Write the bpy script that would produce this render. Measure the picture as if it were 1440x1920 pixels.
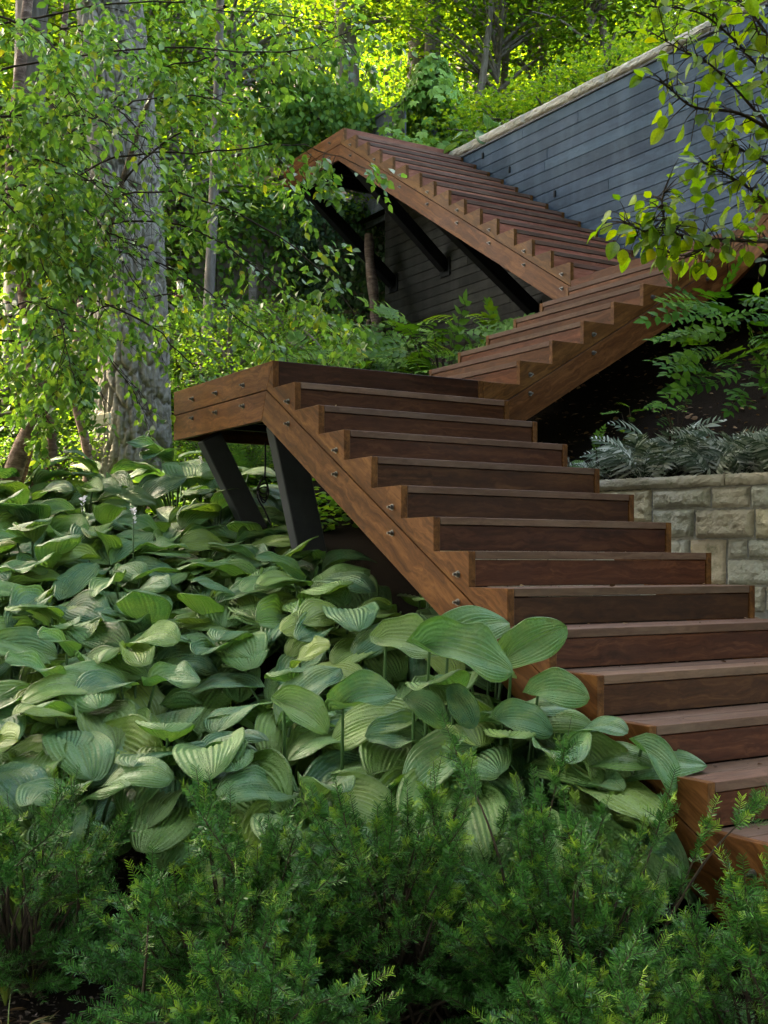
import bpy, math, random
import numpy as np
from mathutils import Vector, Matrix

for o in list(bpy.data.objects):
    bpy.data.objects.remove(o)
SC = bpy.context.scene
COL = SC.collection

# ------------------------------------------------------------------ camera
F_PX, CY_PX, YAW = 2239.66, 1051.56, math.radians(31.3303)
CAM = np.array([-3.1614, -6.4796, -1.2042])
SY, CYW = math.sin(YAW), math.cos(YAW)
FW = np.array([SY, CYW, 0.0]); RT = np.array([CYW, -SY, 0.0])
cd = bpy.data.cameras.new('camera')
cam = bpy.data.objects.new('camera', cd); COL.objects.link(cam)
cd.sensor_fit = 'HORIZONTAL'; cd.sensor_width = 36.0
cd.lens = 36.0 * F_PX / 1440.0
cd.shift_y = (CY_PX - 960.0) / 1440.0
cd.clip_start = 0.05; cd.clip_end = 2000
cam.matrix_world = Matrix.Translation(CAM.tolist()) @ Matrix.Rotation(-YAW, 4, 'Z') @ Matrix.Rotation(math.pi / 2, 4, 'X') @ Matrix.Rotation(0.002, 4, 'Z')
SC.camera = cam

# ------------------------------------------------------------------ sky and sun
SUN_AZ = math.radians(-25)      # direction towards the sun, measured from +y towards +x
SUN_EL = math.radians(50)
world = bpy.data.worlds.new('World'); SC.world = world; world.use_nodes = True
wn = world.node_tree
bg = wn.nodes['Background']
sky = wn.nodes.new('ShaderNodeTexSky'); sky.sky_type = 'NISHITA'
sky.sun_disc = False; sky.sun_elevation = SUN_EL; sky.sun_rotation = SUN_AZ
sky.air_density = 1.0; sky.dust_density = 3.0; sky.ozone_density = 1.0
wn.links.new(sky.outputs[0], bg.inputs[0]); bg.inputs[1].default_value = 0.14
sd = bpy.data.lights.new('sun', 'SUN'); sun = bpy.data.objects.new('sun', sd); COL.objects.link(sun)
sd.energy = 3.0; sd.angle = math.radians(0.6); sd.color = (1.0, 0.91, 0.75)
sdir = Vector((math.sin(SUN_AZ) * math.cos(SUN_EL), math.cos(SUN_AZ) * math.cos(SUN_EL), math.sin(SUN_EL)))
sun.rotation_euler = sdir.to_track_quat('Z', 'Y').to_euler(); sun.location = (0, 20, 30)
vs = SC.view_settings
vs.view_transform = 'Standard'; vs.look = 'None'; vs.gamma = 1.0; vs.use_curve_mapping = False
vs.exposure = 4.3
vs.use_white_balance = True; vs.white_balance_temperature = 7900; vs.white_balance_tint = 8
SC.render.engine = 'CYCLES'
cy = SC.cycles
cy.max_bounces = 7; cy.diffuse_bounces = 4; cy.glossy_bounces = 2; cy.transmission_bounces = 4; cy.transparent_max_bounces = 4
cy.use_denoising = True; cy.sample_clamp_indirect = 6.0
try: cy.denoiser = 'OPENIMAGEDENOISE'
except Exception: pass

# ------------------------------------------------------------------ helpers
def ss(x, a, b):
    t = np.clip((np.asarray(x, float) - a) / (b - a), 0, 1); return t * t * (3 - 2 * t)
def at(px, py, d):
    """a point of the place that lies d metres ahead"""
    u = (px - 720.0) / F_PX; v = (CY_PX - py) / F_PX
    return CAM + d * FW + d * u * RT + np.array([0, 0, d * v])
def depth_of(x, y): return (x - CAM[0]) * FW[0] + (y - CAM[1]) * FW[1]
def norm(v):
    v = np.asarray(v, float); n = np.linalg.norm(v, axis=-1, keepdims=True); return v / np.maximum(n, 1e-9)

def fast_mesh(name, V, F, mat=None, smooth=False, uv=None):
    V = np.ascontiguousarray(V, np.float32); F = np.ascontiguousarray(F, np.int32)
    me = bpy.data.meshes.new(name)
    k = F.shape[1]
    me.vertices.add(len(V)); me.vertices.foreach_set('co', V.ravel())
    me.loops.add(F.size); me.loops.foreach_set('vertex_index', F.ravel())
    me.polygons.add(len(F)); me.polygons.foreach_set('loop_start', np.arange(len(F), dtype=np.int32) * k)
    if smooth: me.polygons.foreach_set('use_smooth', np.ones(len(F), bool))
    if uv is not None:
        l = me.uv_layers.new(name='UVMap'); l.data.foreach_set('uv', np.ascontiguousarray(uv[F.ravel()], np.float32).ravel())
    me.update(calc_edges=True)
    if mat: me.materials.append(mat)
    return me
def poly_mesh(name, V, F, mat=None):
    me = bpy.data.meshes.new(name); me.from_pydata([tuple(map(float, v)) for v in V], [], [tuple(f) for f in F]); me.update()
    if mat: me.materials.append(mat)
    return me
def link(name, me, parent=None, mw=None, kind=None):
    o = bpy.data.objects.new(name, me); COL.objects.link(o)
    if parent is not None:
        o.parent = parent
        o.matrix_parent_inverse = parent.matrix_basis.inverted() if parent.type == 'MESH' else Matrix.Translation(-Vector(parent.get('_org', (0, 0, 0))))
    if mw is not None: o.matrix_basis = mw
    if kind: o['kind'] = kind
    return o
def tag(o, label=None, cat=None, group=None, kind=None):
    if label: o['label'] = label
    if cat: o['category'] = cat
    if group: o['group'] = group
    if kind: o['kind'] = kind
    return o
ROOTS = []
def thing(name, label, cat, loc, group=None):
    o = bpy.data.objects.new(name, None); COL.objects.link(o)
    o.location = [float(c) for c in loc]; o['_org'] = [float(c) for c in loc]; o.empty_display_size = 0.1
    ROOTS.append(o)
    return tag(o, label, cat, group)
def basis(xa, za, p):
    """matrix with x along xa, z close to za, origin p"""
    x = Vector(xa).normalized(); z = Vector(za); y = z.cross(x).normalized(); z = x.cross(y)
    m = Matrix((x, y, z)).transposed().to_4x4(); m.translation = Vector([float(c) for c in p]); return m

BOXES = {}
def box_mesh(a, b, c, mat, ch=0.002):
    key = (round(a, 4), round(b, 4), round(c, 4), mat.name, ch)
    if key in BOXES: return BOXES[key]
    V = []; F = []
    hx, hy, hz = a / 2, b / 2, c / 2; h = (hx, hy, hz)
    idx = {}
    for sx in (-1, 1):
        for sy in (-1, 1):
            for sz in (-1, 1):
                s = (sx, sy, sz)
                for ax in range(3):
                    v = [s[i] * (h[i] - (0 if i == ax else ch)) for i in range(3)]
                    idx[(s, ax)] = len(V); V.append(v)
    for ax in range(3):
        o1, o2 = [i for i in range(3) if i != ax]
        for sgn in (-1, 1):
            q = []
            for (p, r) in ((-1, -1), (1, -1), (1, 1), (-1, 1)):
                s = [0, 0, 0]; s[ax] = sgn; s[o1] = p; s[o2] = r; q.append(idx[(tuple(s), ax)])
            F.append(q)
    for e in range(3):                                     # edge chamfers along axis e
        o1, o2 = [i for i in range(3) if i != e]
        for p in (-1, 1):
            for r in (-1, 1):
                a0 = [0, 0, 0]; a0[o1] = p; a0[o2] = r; b0 = list(a0); a0[e] = -1; b0[e] = 1
                F.append([idx[(tuple(a0), o1)], idx[(tuple(b0), o1)], idx[(tuple(b0), o2)], idx[(tuple(a0), o2)]])
    for sx in (-1, 1):
        for sy in (-1, 1):
            for sz in (-1, 1):
                F.append([idx[((sx, sy, sz), i)] for i in range(3)])
    me = poly_mesh('board', V, F, mat)
    import bmesh
    bm = bmesh.new(); bm.from_mesh(me); bmesh.ops.recalc_face_normals(bm, faces=bm.faces); bm.to_mesh(me); bm.free()
    BOXES[key] = me
    return me
def board(name, p0, p1, up, thick, wide, mat, parent=None, ch=0.002):
    """a straight board from p0 to p1 (centre line); 'wide' is measured along up"""
    p0 = np.asarray(p0, float); p1 = np.asarray(p1, float); L = float(np.linalg.norm(p1 - p0))
    return link(name, box_mesh(L, thick, wide, mat, ch), parent, basis(p1 - p0, up, (p0 + p1) / 2))
def prism(name, pts, ax_u, ax_w, org, thick, mat, parent, slope=0.0):
    """polygon pts (u, z) in the vertical plane through org along ax_u, given thickness along ax_w; local x follows the slope"""
    c, s = math.cos(slope), math.sin(slope)
    pts = np.asarray(pts, float); mid = pts.mean(0)
    q = pts - mid
    loc = np.stack([q[:, 0] * c + q[:, 1] * s, -q[:, 0] * s + q[:, 1] * c], 1)
    n = len(loc)
    V = [(p[0], 0, p[1]) for p in loc] + [(p[0], thick, p[1]) for p in loc]
    F = [list(range(n))[::-1], list(range(n, 2 * n))] + [[i, (i + 1) % n, n + (i + 1) % n, n + i] for i in range(n)]
    me = poly_mesh(name, V, F, mat)
    import bmesh
    bm = bmesh.new(); bm.from_mesh(me)
    bmesh.ops.bevel(bm, geom=[e for e in bm.edges], offset=0.0018, segments=1, affect='EDGES')
    bmesh.ops.recalc_face_normals(bm, faces=bm.faces); bm.to_mesh(me); bm.free()
    au = Vector(ax_u); aw = Vector(ax_w); up = Vector((0, 0, 1))
    x = au * c + up * s; z = -au * s + up * c
    m = Matrix((x, aw, z)).transposed().to_4x4()
    m.translation = Vector(org) + au * float(mid[0]) + up * float(mid[1])
    return link(name, me, parent, m)

def tube_arrays(path, radii, k=6):
    P = np.asarray(path, float); n = len(P)
    T = norm(np.gradient(P, axis=0)); ref = np.where(np.abs(T[:, 2:3]) > 0.9, np.array([[1.0, 0, 0]]), np.array([[0, 0, 1.0]]))
    A = norm(np.cross(T, ref)); B = np.cross(T, A)
    a = np.linspace(0, 2 * math.pi, k, endpoint=False)
    R = np.asarray(radii, float).reshape(-1, 1, 1)
    V = P[:, None, :] + R * (np.cos(a)[None, :, None] * A[:, None, :] + np.sin(a)[None, :, None] * B[:, None, :])
    i = np.arange(n - 1)[:, None] * k; j = np.arange(k)[None, :]; j2 = (j + 1) % k
    F = np.stack([i + j, i + j2, i + k + j2, i + k + j], -1).reshape(-1, 4)
    return V.reshape(-1, 3), F
def merge(parts):
    Vs, Fs, o = [], [], 0
    for V, F in parts:
        Vs.append(V); Fs.append(F + o); o += len(V)
    return np.concatenate(Vs), np.concatenate(Fs)
def smooth_path(pts, n=24):
    P = np.asarray(pts, float); m = len(P)
    Q = np.vstack([2 * P[0] - P[1], P, 2 * P[-1] - P[-2]])
    t = np.linspace(0, m - 1 - 1e-6, n); i = t.astype(int); f = (t - i)[:, None]
    a, b, c, d = Q[i], Q[i + 1], Q[i + 2], Q[i + 3]
    return 0.5 * ((2 * b) + (c - a) * f + (2 * a - 5 * b + 4 * c - d) * f ** 2 + (3 * b - a - 3 * c + d) * f ** 3)
def scatter(TV, TF, P, Y, N, S):
    """copies of a template (y along the leaf, z its face normal) as arrays"""
    Y = norm(Y); X = norm(np.cross(Y, N)); Z = np.cross(X, Y)
    S = np.asarray(S, float)
    if S.ndim == 1: S = np.repeat(S[:, None], 3, 1)
    T = np.asarray(TV, float); n = len(P)
    V = (P[:, None, :] + T[None, :, 0:1] * (X * S[:, 0:1])[:, None, :] + T[None, :, 1:2] * (Y * S[:, 1:2])[:, None, :] + T[None, :, 2:3] * (Z * S[:, 2:3])[:, None, :])
    F = (np.asarray(TF)[None] + (np.arange(n) * len(T))[:, None, None])
    return V.reshape(-1, 3), F.reshape(-1, F.shape[-1])
LEAF_V = np.array([(0, 0, 0), (.26, .22, .07), (.30, .55, .06), (0, 1, -.10), (-.30, .55, .06), (-.26, .22, .07)])
LEAF_F = np.array([(0, 1, 2, 3), (0, 3, 4, 5)])
NEEDLE_V = np.array([(-.045, 0, 0), (.045, 0, 0), (.038, 1, .03), (-.038, 1, .03)]); NEEDLE_F = np.array([(0, 1, 2, 3)])

# ------------------------------------------------------------------ materials
def new_mat(name):
    m = bpy.data.materials.new(name); m.use_nodes = True
    nt = m.node_tree; b = nt.nodes['Principled BSDF']; return m, nt, b
def N(nt, t, **kw):
    n = nt.nodes.new(t)
    for k, v in kw.items(): setattr(n, k, v)
    return n
def ramp(nt, src, stops):
    r = N(nt, 'ShaderNodeValToRGB'); e = r.color_ramp.elements
    while len(e) < len(stops): e.new(0.5)
    for el, (p, c) in zip(e, stops): el.position = p; el.color = (*c, 1)
    nt.links.new(src, r.inputs[0]); return r
def noise(nt, vec, scale, detail=4, rough=0.6, dist=0.0):
    n = N(nt, 'ShaderNodeTexNoise'); n.inputs['Scale'].default_value = scale; n.inputs['Detail'].default_value = detail
    n.inputs['Roughness'].default_value = rough; n.inputs['Distortion'].default_value = dist
    if vec is not None: nt.links.new(vec, n.inputs['Vector'])
    return n
def mixc(nt, fac, a, b, mode='MIX'):
    m = N(nt, 'ShaderNodeMix', data_type='RGBA', blend_type=mode)
    for s, v in ((m.inputs[0], fac), (m.inputs[6], a), (m.inputs[7], b)):
        if isinstance(v, (int, float)): s.default_value = v
        elif isinstance(v, tuple): s.default_value = (*v, 1)
        else: nt.links.new(v, s)
    return m.outputs[2]
def mathn(nt, op, a, b=0.0):
    m = N(nt, 'ShaderNodeMath', operation=op)
    for s, v in ((m.inputs[0], a), (m.inputs[1], b)):
        if isinstance(v, (int, float)): s.default_value = v
        else: nt.links.new(v, s)
    return m.outputs[0]
def bump(nt, b, h, strength, dist=0.01):
    n = N(nt, 'ShaderNodeBump'); n.inputs['Strength'].default_value = strength; n.inputs['Distance'].default_value = dist
    nt.links.new(h, n.inputs['Height']); nt.links.new(n.outputs[0], b.inputs['Normal'])

def wood(name, dark, mid, light, rough=0.45, dust=0.0, dustc=(.30, .24, .20), gx=1.6, gy=26.0, vary=0.6, spec=0.06, streak=None):
    m, nt, b = new_mat(name)
    tc = N(nt, 'ShaderNodeTexCoord'); oi = N(nt, 'ShaderNodeObjectInfo')
    off = N(nt, 'ShaderNodeVectorMath', operation='ADD')
    sc = N(nt, 'ShaderNodeVectorMath', operation='SCALE'); sc.inputs[3].default_value = 37.0
    cmb = N(nt, 'ShaderNodeCombineXYZ')
    for i in range(3): nt.links.new(oi.outputs['Random'], cmb.inputs[i])
    nt.links.new(cmb.outputs[0], sc.inputs[0])
    nt.links.new(tc.outputs['Object'], off.inputs[0]); nt.links.new(sc.outputs[0], off.inputs[1])
    mp = N(nt, 'ShaderNodeMapping'); mp.inputs['Scale'].default_value = (gx, gy, gy)
    nt.links.new(off.outputs[0], mp.inputs[0])
    big = noise(nt, off.outputs[0], 3.0, 3, 0.6, 0.4)
    wv = N(nt, 'ShaderNodeVectorMath', operation='MULTIPLY_ADD')
    nt.links.new(big.outputs['Color'], wv.inputs[0]); wv.inputs[1].default_value = (2.0, 3.0, 3.0); nt.links.new(mp.outputs[0], wv.inputs[2])
    g = noise(nt, wv.outputs[0], 1.0, 6, 0.65, 0.6)
    mp2 = N(nt, 'ShaderNodeMapping'); mp2.inputs['Scale'].default_value = (8, 220, 220); nt.links.new(off.outputs[0], mp2.inputs[0])
    fine = noise(nt, mp2.outputs[0], 1.0, 3, 0.7)
    r = ramp(nt, g.outputs['Fac'], [(0.32, dark), (0.50, mid), (0.68, light)])
    c = mixc(nt, mathn(nt, 'MULTIPLY', fine.outputs['Fac'], 0.6), r.outputs[0], dark)
    # board-to-board variation
    hsv = N(nt, 'ShaderNodeHueSaturation')
    mr = N(nt, 'ShaderNodeMapRange'); mr.inputs[3].default_value = 1.0 - vary * 0.55; mr.inputs[4].default_value = 1.0 + vary * 0.5
    nt.links.new(oi.outputs['Random'], mr.inputs[0]); nt.links.new(mr.outputs[0], hsv.inputs['Value'])
    r2 = mathn(nt, 'FRACT', mathn(nt, 'MULTIPLY', oi.outputs['Random'], 17.3))
    mr2 = N(nt, 'ShaderNodeMapRange'); mr2.inputs[3].default_value = 0.492; mr2.inputs[4].default_value = 0.506
    nt.links.new(r2, mr2.inputs[0]); nt.links.new(mr2.outputs[0], hsv.inputs['Hue'])
    nt.links.new(c, hsv.inputs['Color']); c = hsv.outputs[0]
    # weathering: pale patches, long along the grain
    mp3 = N(nt, 'ShaderNodeMapping'); mp3.inputs['Scale'].default_value = (2.2, 9, 9); nt.links.new(off.outputs[0], mp3.inputs[0])
    w = noise(nt, mp3.outputs[0], 1.0, 5, 0.7, 0.3)
    wr = ramp(nt, w.outputs['Fac'], [(0.45, (0, 0, 0)), (0.75, (1, 1, 1))])
    c = mixc(nt, mathn(nt, 'ADD', mathn(nt, 'MULTIPLY', wr.outputs[0], 0.09 + dust * 0.5), dust * 0.45), c, dustc)
    # dark drips and stains
    st = noise(nt, off.outputs[0], 6.0, 4, 0.7)
    sr = ramp(nt, st.outputs['Fac'], [(0.60, (0, 0, 0)), (0.80, (1, 1, 1))])
    c = mixc(nt, mathn(nt, 'MULTIPLY', sr.outputs[0], 0.45), c, tuple(x * 0.35 for x in dark))
    if streak:
        g_ = N(nt, 'ShaderNodeNewGeometry'); mp4 = N(nt, 'ShaderNodeMapping'); mp4.inputs['Scale'].default_value = (3.2, 3.2, .45); nt.links.new(g_.outputs['Position'], mp4.inputs[0])
        sn = noise(nt, mp4.outputs[0], 1.0, 5, 0.65, 0.2); sr2 = ramp(nt, sn.outputs['Fac'], [(0.46, (0, 0, 0)), (0.72, (1, 1, 1))]); c = mixc(nt, mathn(nt, 'MULTIPLY', sr2.outputs[0], 0.5), c, streak)
        sr3 = ramp(nt, sn.outputs['Fac'], [(0.28, (1, 1, 1)), (0.44, (0, 0, 0))]); c = mixc(nt, mathn(nt, 'MULTIPLY', sr3.outputs[0], 0.45), c, dark)
    nt.links.new(c, b.inputs['Base Color'])
    rr = N(nt, 'ShaderNodeMapRange'); rr.inputs[3].default_value = rough - 0.08; rr.inputs[4].default_value = rough + 0.22
    nt.links.new(w.outputs['Fac'], rr.inputs[0]); nt.links.new(rr.outputs[0], b.inputs['Roughness'])
    b.inputs['Specular IOR Level'].default_value = spec
    bump(nt, b, fine.outputs['Fac'], 0.25, 0.003)
    return m

def leaf_mat(name, stops, rough=0.45, trans=0.35, tcol=None, spec=0.4, island=True, veins=False, thin_bump=0.0):
    """foliage: colour differs from leaf to leaf, part of the light passes through"""
    m, nt, b = new_mat(name)
    if island: rnd = N(nt, 'ShaderNodeNewGeometry').outputs['Random Per Island']
    else: rnd = N(nt, 'ShaderNodeObjectInfo').outputs['Random']
    r = ramp(nt, rnd, stops); c = r.outputs[0]
    tc = N(nt, 'ShaderNodeTexCoord')
    nz = noise(nt, tc.outputs['Object'], 2.0 if island else 9.0, 3)
    hsv = N(nt, 'ShaderNodeHueSaturation'); nt.links.new(c, hsv.inputs['Color'])
    mr = N(nt, 'ShaderNodeMapRange'); mr.inputs[1].default_value = .3; mr.inputs[2].default_value = .7; mr.inputs[3].default_value = .75; mr.inputs[4].default_value = 1.25
    nt.links.new(nz.outputs['Fac'], mr.inputs[0]); nt.links.new(mr.outputs[0], hsv.inputs['Value']); c = hsv.outputs[0]
    nt.links.new(c, b.inputs['Base Color']); b.inputs['Roughness'].default_value = rough; b.inputs['Specular IOR Level'].default_value = spec
    tl = N(nt, 'ShaderNodeBsdfTranslucent')
    tcn = mixc(nt, 1.0, c, tcol or (1.5, 1.35, 0.5), 'MULTIPLY'); nt.links.new(tcn, tl.inputs[0])
    mx = N(nt, 'ShaderNodeMixShader'); mx.inputs[0].default_value = trans
    nt.links.new(b.outputs[0], mx.inputs[1]); nt.links.new(tl.outputs[0], mx.inputs[2])
    nt.links.new(mx.outputs[0], nt.nodes['Material Output'].inputs[0])
    return m

def simple(name, c, rough=0.6, metal=0.0, nscale=0, c2=None, bstr=0.0, spec=0.4, vec='Object', stretch=None, detail=5):
    m, nt, b = new_mat(name)
    b.inputs['Base Color'].default_value = (*c, 1); b.inputs['Roughness'].default_value = rough; b.inputs['Metallic'].default_value = metal
    b.inputs['Specular IOR Level'].default_value = spec
    if nscale:
        tc = N(nt, 'ShaderNodeTexCoord'); v = tc.outputs[vec]
        if stretch:
            mp = N(nt, 'ShaderNodeMapping'); mp.inputs['Scale'].default_value = stretch; nt.links.new(v, mp.inputs[0]); v = mp.outputs[0]
        nz = noise(nt, v, nscale, detail, 0.65)
        r = ramp(nt, nz.outputs['Fac'], [(0.3, c), (0.7, c2 or c)]); nt.links.new(r.outputs[0], b.inputs['Base Color'])
        if bstr: bump(nt, b, nz.outputs['Fac'], bstr, 0.02)
    return m

M = {}
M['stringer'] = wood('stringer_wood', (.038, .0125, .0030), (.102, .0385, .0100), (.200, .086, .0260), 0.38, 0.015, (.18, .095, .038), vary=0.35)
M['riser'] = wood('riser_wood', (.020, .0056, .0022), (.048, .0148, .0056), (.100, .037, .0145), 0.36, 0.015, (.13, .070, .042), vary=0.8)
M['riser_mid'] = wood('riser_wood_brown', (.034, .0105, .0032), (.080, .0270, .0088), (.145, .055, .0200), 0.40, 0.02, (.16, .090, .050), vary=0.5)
M['riser_top'] = wood('riser_wood_red_lit', (.115, .0400, .0210), (.240, .092, .0520), (.360, .158, .100), 0.45, 0.08, (.33, .205, .150), vary=0.6)  # redder boards, coloured paler for the light the top flight catches
M['tread'] = wood('tread_wood', (.045, .020, .011), (.092, .045, .027), (.155, .084, .054), 0.5, 0.30, (.190, .150, .118), vary=0.5)
M['steel'] = simple('dark_steel', (.007, .007, .007), 0.55, 0.0, 8, (.013, .0125, .012), 0.05, spec=.08)
M['bolt'] = simple('galvanised_bolt', (.17, .16, .14), 0.42, 0.8, 60, (.09, .08, .07))

def clad(name):
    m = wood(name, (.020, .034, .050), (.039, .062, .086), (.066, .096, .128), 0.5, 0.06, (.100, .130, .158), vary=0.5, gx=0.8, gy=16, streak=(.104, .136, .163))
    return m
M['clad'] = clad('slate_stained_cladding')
M['clad_shaded'] = wood('bare_shaded_cladding', (.014, .013, .011), (.028, .026, .022), (.048, .045, .038), 0.7, 0.05, (.07, .066, .056), vary=0.4, gx=0.8, gy=16, streak=(.065, .062, .052))  # browner bare planks, with the shade under the stairs put into their colour
M['stone'] = None
def stone_mat(name, a, b_, c_):
    m, nt, b = new_mat(name)
    tc = N(nt, 'ShaderNodeTexCoord'); oi = N(nt, 'ShaderNodeObjectInfo'); geo = N(nt, 'ShaderNodeNewGeometry')
    n1 = noise(nt, geo.outputs['Position'], 7, 6, 0.7); n2 = noise(nt, geo.outputs['Position'], 40, 5, 0.7)
    r = ramp(nt, oi.outputs['Random'], [(0.0, a), (0.5, b_), (1.0, c_)])
    c = mixc(nt, mathn(nt, 'MULTIPLY', n1.outputs['Fac'], .6), r.outputs[0], (.27, .27, .20), 'MIX')
    c = mixc(nt, mathn(nt, 'MULTIPLY', n2.outputs['Fac'], 0.45), c, (.52, .45, .33), 'MIX')
    mo = ramp(nt, n1.outputs['Fac'], [(0.56, (0, 0, 0)), (0.68, (1, 1, 1))])
    c = mixc(nt, mathn(nt, 'MULTIPLY', mo.outputs[0], 0.55), c, (.085, .105, .035))
    nt.links.new(c, b.inputs['Base Color']); b.inputs['Roughness'].default_value = 0.9
    bump(nt, b, n2.outputs['Fac'], 0.9, 0.03)
    return m
M['stone'] = stone_mat('rough_sandstone', (.58, .48, .30), (.36, .38, .34), (.52, .39, .27))
M['cap'] = stone_mat('cap_stone', (.34, .31, .25), (.30, .28, .24), (.33, .29, .22))
M['mortar'] = simple('mortar', (.17, .165, .145), 0.95, 0, 25, (.25, .24, .21), 0.4)

def soil(name, a, b_, sc=9):
    m, nt, b = new_mat(name)
    g = N(nt, 'ShaderNodeNewGeometry')
    n1 = noise(nt, g.outputs['Position'], sc, 8, 0.75); n2 = noise(nt, g.outputs['Position'], sc * 9, 5, 0.8)
    r = ramp(nt, n1.outputs['Fac'], [(0.3, a), (0.7, b_)])
    c = mixc(nt, mathn(nt, 'MULTIPLY', n2.outputs['Fac'], 0.8), r.outputs[0], tuple(x * 0.25 for x in a))
    nt.links.new(c, b.inputs['Base Color']); b.inputs['Roughness'].default_value = 0.95; b.inputs['Specular IOR Level'].default_value = .05
    bump(nt, b, n2.outputs['Fac'], 0.9, 0.03)
    return m
M['soil'] = soil('dark_mulch_soil', (.010, .007, .0045), (.022, .015, .009))
M['hill'] = soil('woodland_soil', (.045, .038, .018), (.070, .066, .028), 2.5)
M['bark'] = None
def bark(name, a, b_, c_, stretch=(9, 9, 1.6)):
    m, nt, b = new_mat(name)
    tc = N(nt, 'ShaderNodeTexCoord'); mp = N(nt, 'ShaderNodeMapping'); mp.inputs['Scale'].default_value = stretch
    nt.links.new(tc.outputs['Object'], mp.inputs[0])
    n1 = noise(nt, mp.outputs[0], 1.5, 6, 0.7, 0.3); n2 = noise(nt, mp.outputs[0], 9, 5, 0.8)
    r = ramp(nt, n1.outputs['Fac'], [(0.32, a), (0.55, b_), (0.75, c_)])
    c = mixc(nt, mathn(nt, 'MULTIPLY', n2.outputs['Fac'], 0.5), r.outputs[0], a)
    nt.links.new(c, b.inputs['Base Color']); b.inputs['Roughness'].default_value = 0.9
    b.inputs['Specular IOR Level'].default_value = 0.2
    bump(nt, b, n1.outputs['Fac'], 0.8, 0.03)
    return m
M['oakbark'] = bark('grey_furrowed_bark', (.092, .082, .062), (.230, .210, .170), (.39, .365, .31))
M['birchbark'] = bark('peeling_birch_bark', (.060, .035, .024), (.19, .125, .09), (.36, .27, .21), (6, 6, 20))
M['greybark'] = bark('thin_grey_bark', (.06, .05, .04), (.13, .115, .095), (.22, .20, .17))
M['twig'] = simple('twig_brown', (.022, .015, .010), 0.8, 0, 20, (.045, .032, .020), spec=.1)
M['tan'] = simple('weathered_concrete', (.050, .042, .024), 0.95, 0, 3.0, (.130, .108, .066), 0.3, stretch=(3, 3, .7))
M['shingle'] = simple('weathered_cedar_shingle', (.085, .055, .030), 0.85, 0, 6, (.15, .105, .060), 0.2)
M['housewall'] = simple('brown_house_wall', (.15, .10, .06), 0.8, 0, 5, (.20, .14, .08))
M['fencegrey'] = simple('grey_fence_boards', (.055, .058, .062), 0.7, 0, 4, (.095, .10, .105), 0.15, stretch=(12, 12, 1))

M['birch'] = leaf_mat('birch_leaf', [(0, (.052, .140, .040)), (.45, (.100, .205, .056)), (.94, (.160, .265, .066)), (1, (.28, .28, .04))], 0.30, 0.56, (1.35, 1.35, .42), spec=0.5)
M['maple'] = leaf_mat('woodland_leaf', [(0, (.040, .105, .016)), (.5, (.078, .160, .022)), (1, (.14, .20, .024))], 0.55, 0.60, (1.5, 1.38, .40), spec=0.12)
M['darkleaf'] = leaf_mat('ivy_leaf', [(0, (.010, .030, .008)), (.6, (.022, .056, .013)), (1, (.05, .09, .02))], 0.5, 0.25, spec=0.15)
M['creeper'] = leaf_mat('creeper_leaf', [(0, (.070, .18, .028)), (.6, (.11, .23, .038)), (1, (.17, .29, .045))], 0.42, 0.35, island=False, spec=.15)
M['pinnate'] = leaf_mat('pinnate_leaf', [(0, (.028, .080, .009)), (.6, (.048, .118, .012)), (1, (.095, .17, .014))], 0.6, 0.35, island=False, spec=.12)
M['fern'] = leaf_mat('silver_fern_leaf', [(0, (.022, .045, .020)), (.45, (.095, .125, .085)), (.8, (.22, .25, .20)), (1, (.42, .45, .40))], 0.6, 0.2, (1.1, 1.1, .8), spec=.12)
M['dogwood'] = leaf_mat('dogwood_leaf', [(0, (.065, .15, .018)), (.55, (.115, .210, .022)), (.98, (.20, .28, .025)), (1, (.30, .25, .02))], 0.42, 0.58, (1.6, 1.45, .25), island=False, spec=.3)
M['dogwood_small'] = leaf_mat('dogwood_small_leaf', [(0, (.065, .15, .018)), (.55, (.115, .210, .022)), (.98, (.20, .28, .025)), (1, (.30, .25, .02))], 0.42, 0.58, (1.6, 1.45, .25), island=True, spec=.3)
M['pinnate_dark'] = leaf_mat('dark_pinnate_leaf', [(0, (.016, .060, .007)), (.6, (.030, .095, .009)), (1, (.065, .135, .011))], 0.6, 0.3, island=False, spec=.04)
M['cover'] = leaf_mat('ground_cover_leaf', [(0, (.036, .100, .016)), (.6, (.066, .150, .022)), (1, (.13, .21, .028))], 0.5, 0.48, spec=.12)
M['grass'] = leaf_mat('grass_blade', [(0, (.07, .13, .02)), (1, (.16, .18, .03))], 0.5, 0.4)
M['litter'] = leaf_mat('dry_leaf', [(0, (.045, .022, .010)), (.6, (.09, .048, .020)), (1, (.17, .10, .040))], 0.8, 0.15, (1, .8, .5))
M['flower'] = simple('pale_flower', (.72, .68, .72), 0.6)

def yew_mat():
    m, nt, b = new_mat('yew_needle')
    at_ = N(nt, 'ShaderNodeAttribute', attribute_name='tip')
    rnd = N(nt, 'ShaderNodeNewGeometry').outputs['Random Per Island']
    r = ramp(nt, rnd, [(0, (.013, .056, .010)), (.6, (.030, .108, .018)), (1, (.060, .175, .030))])
    c = mixc(nt, at_.outputs['Fac'], r.outputs[0], (.20, .31, .024))
    nt.links.new(c, b.inputs['Base Color']); b.inputs['Roughness'].default_value = 0.32; b.inputs['Specular IOR Level'].default_value = 0.12
    tl = N(nt, 'ShaderNodeBsdfTranslucent'); nt.links.new(c, tl.inputs[0])
    mx = N(nt, 'ShaderNodeMixShader'); mx.inputs[0].default_value = 0.06
    nt.links.new(b.outputs[0], mx.inputs[1]); nt.links.new(tl.outputs[0], mx.inputs[2]); nt.links.new(mx.outputs[0], nt.nodes['Material Output'].inputs[0])
    return m
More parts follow.
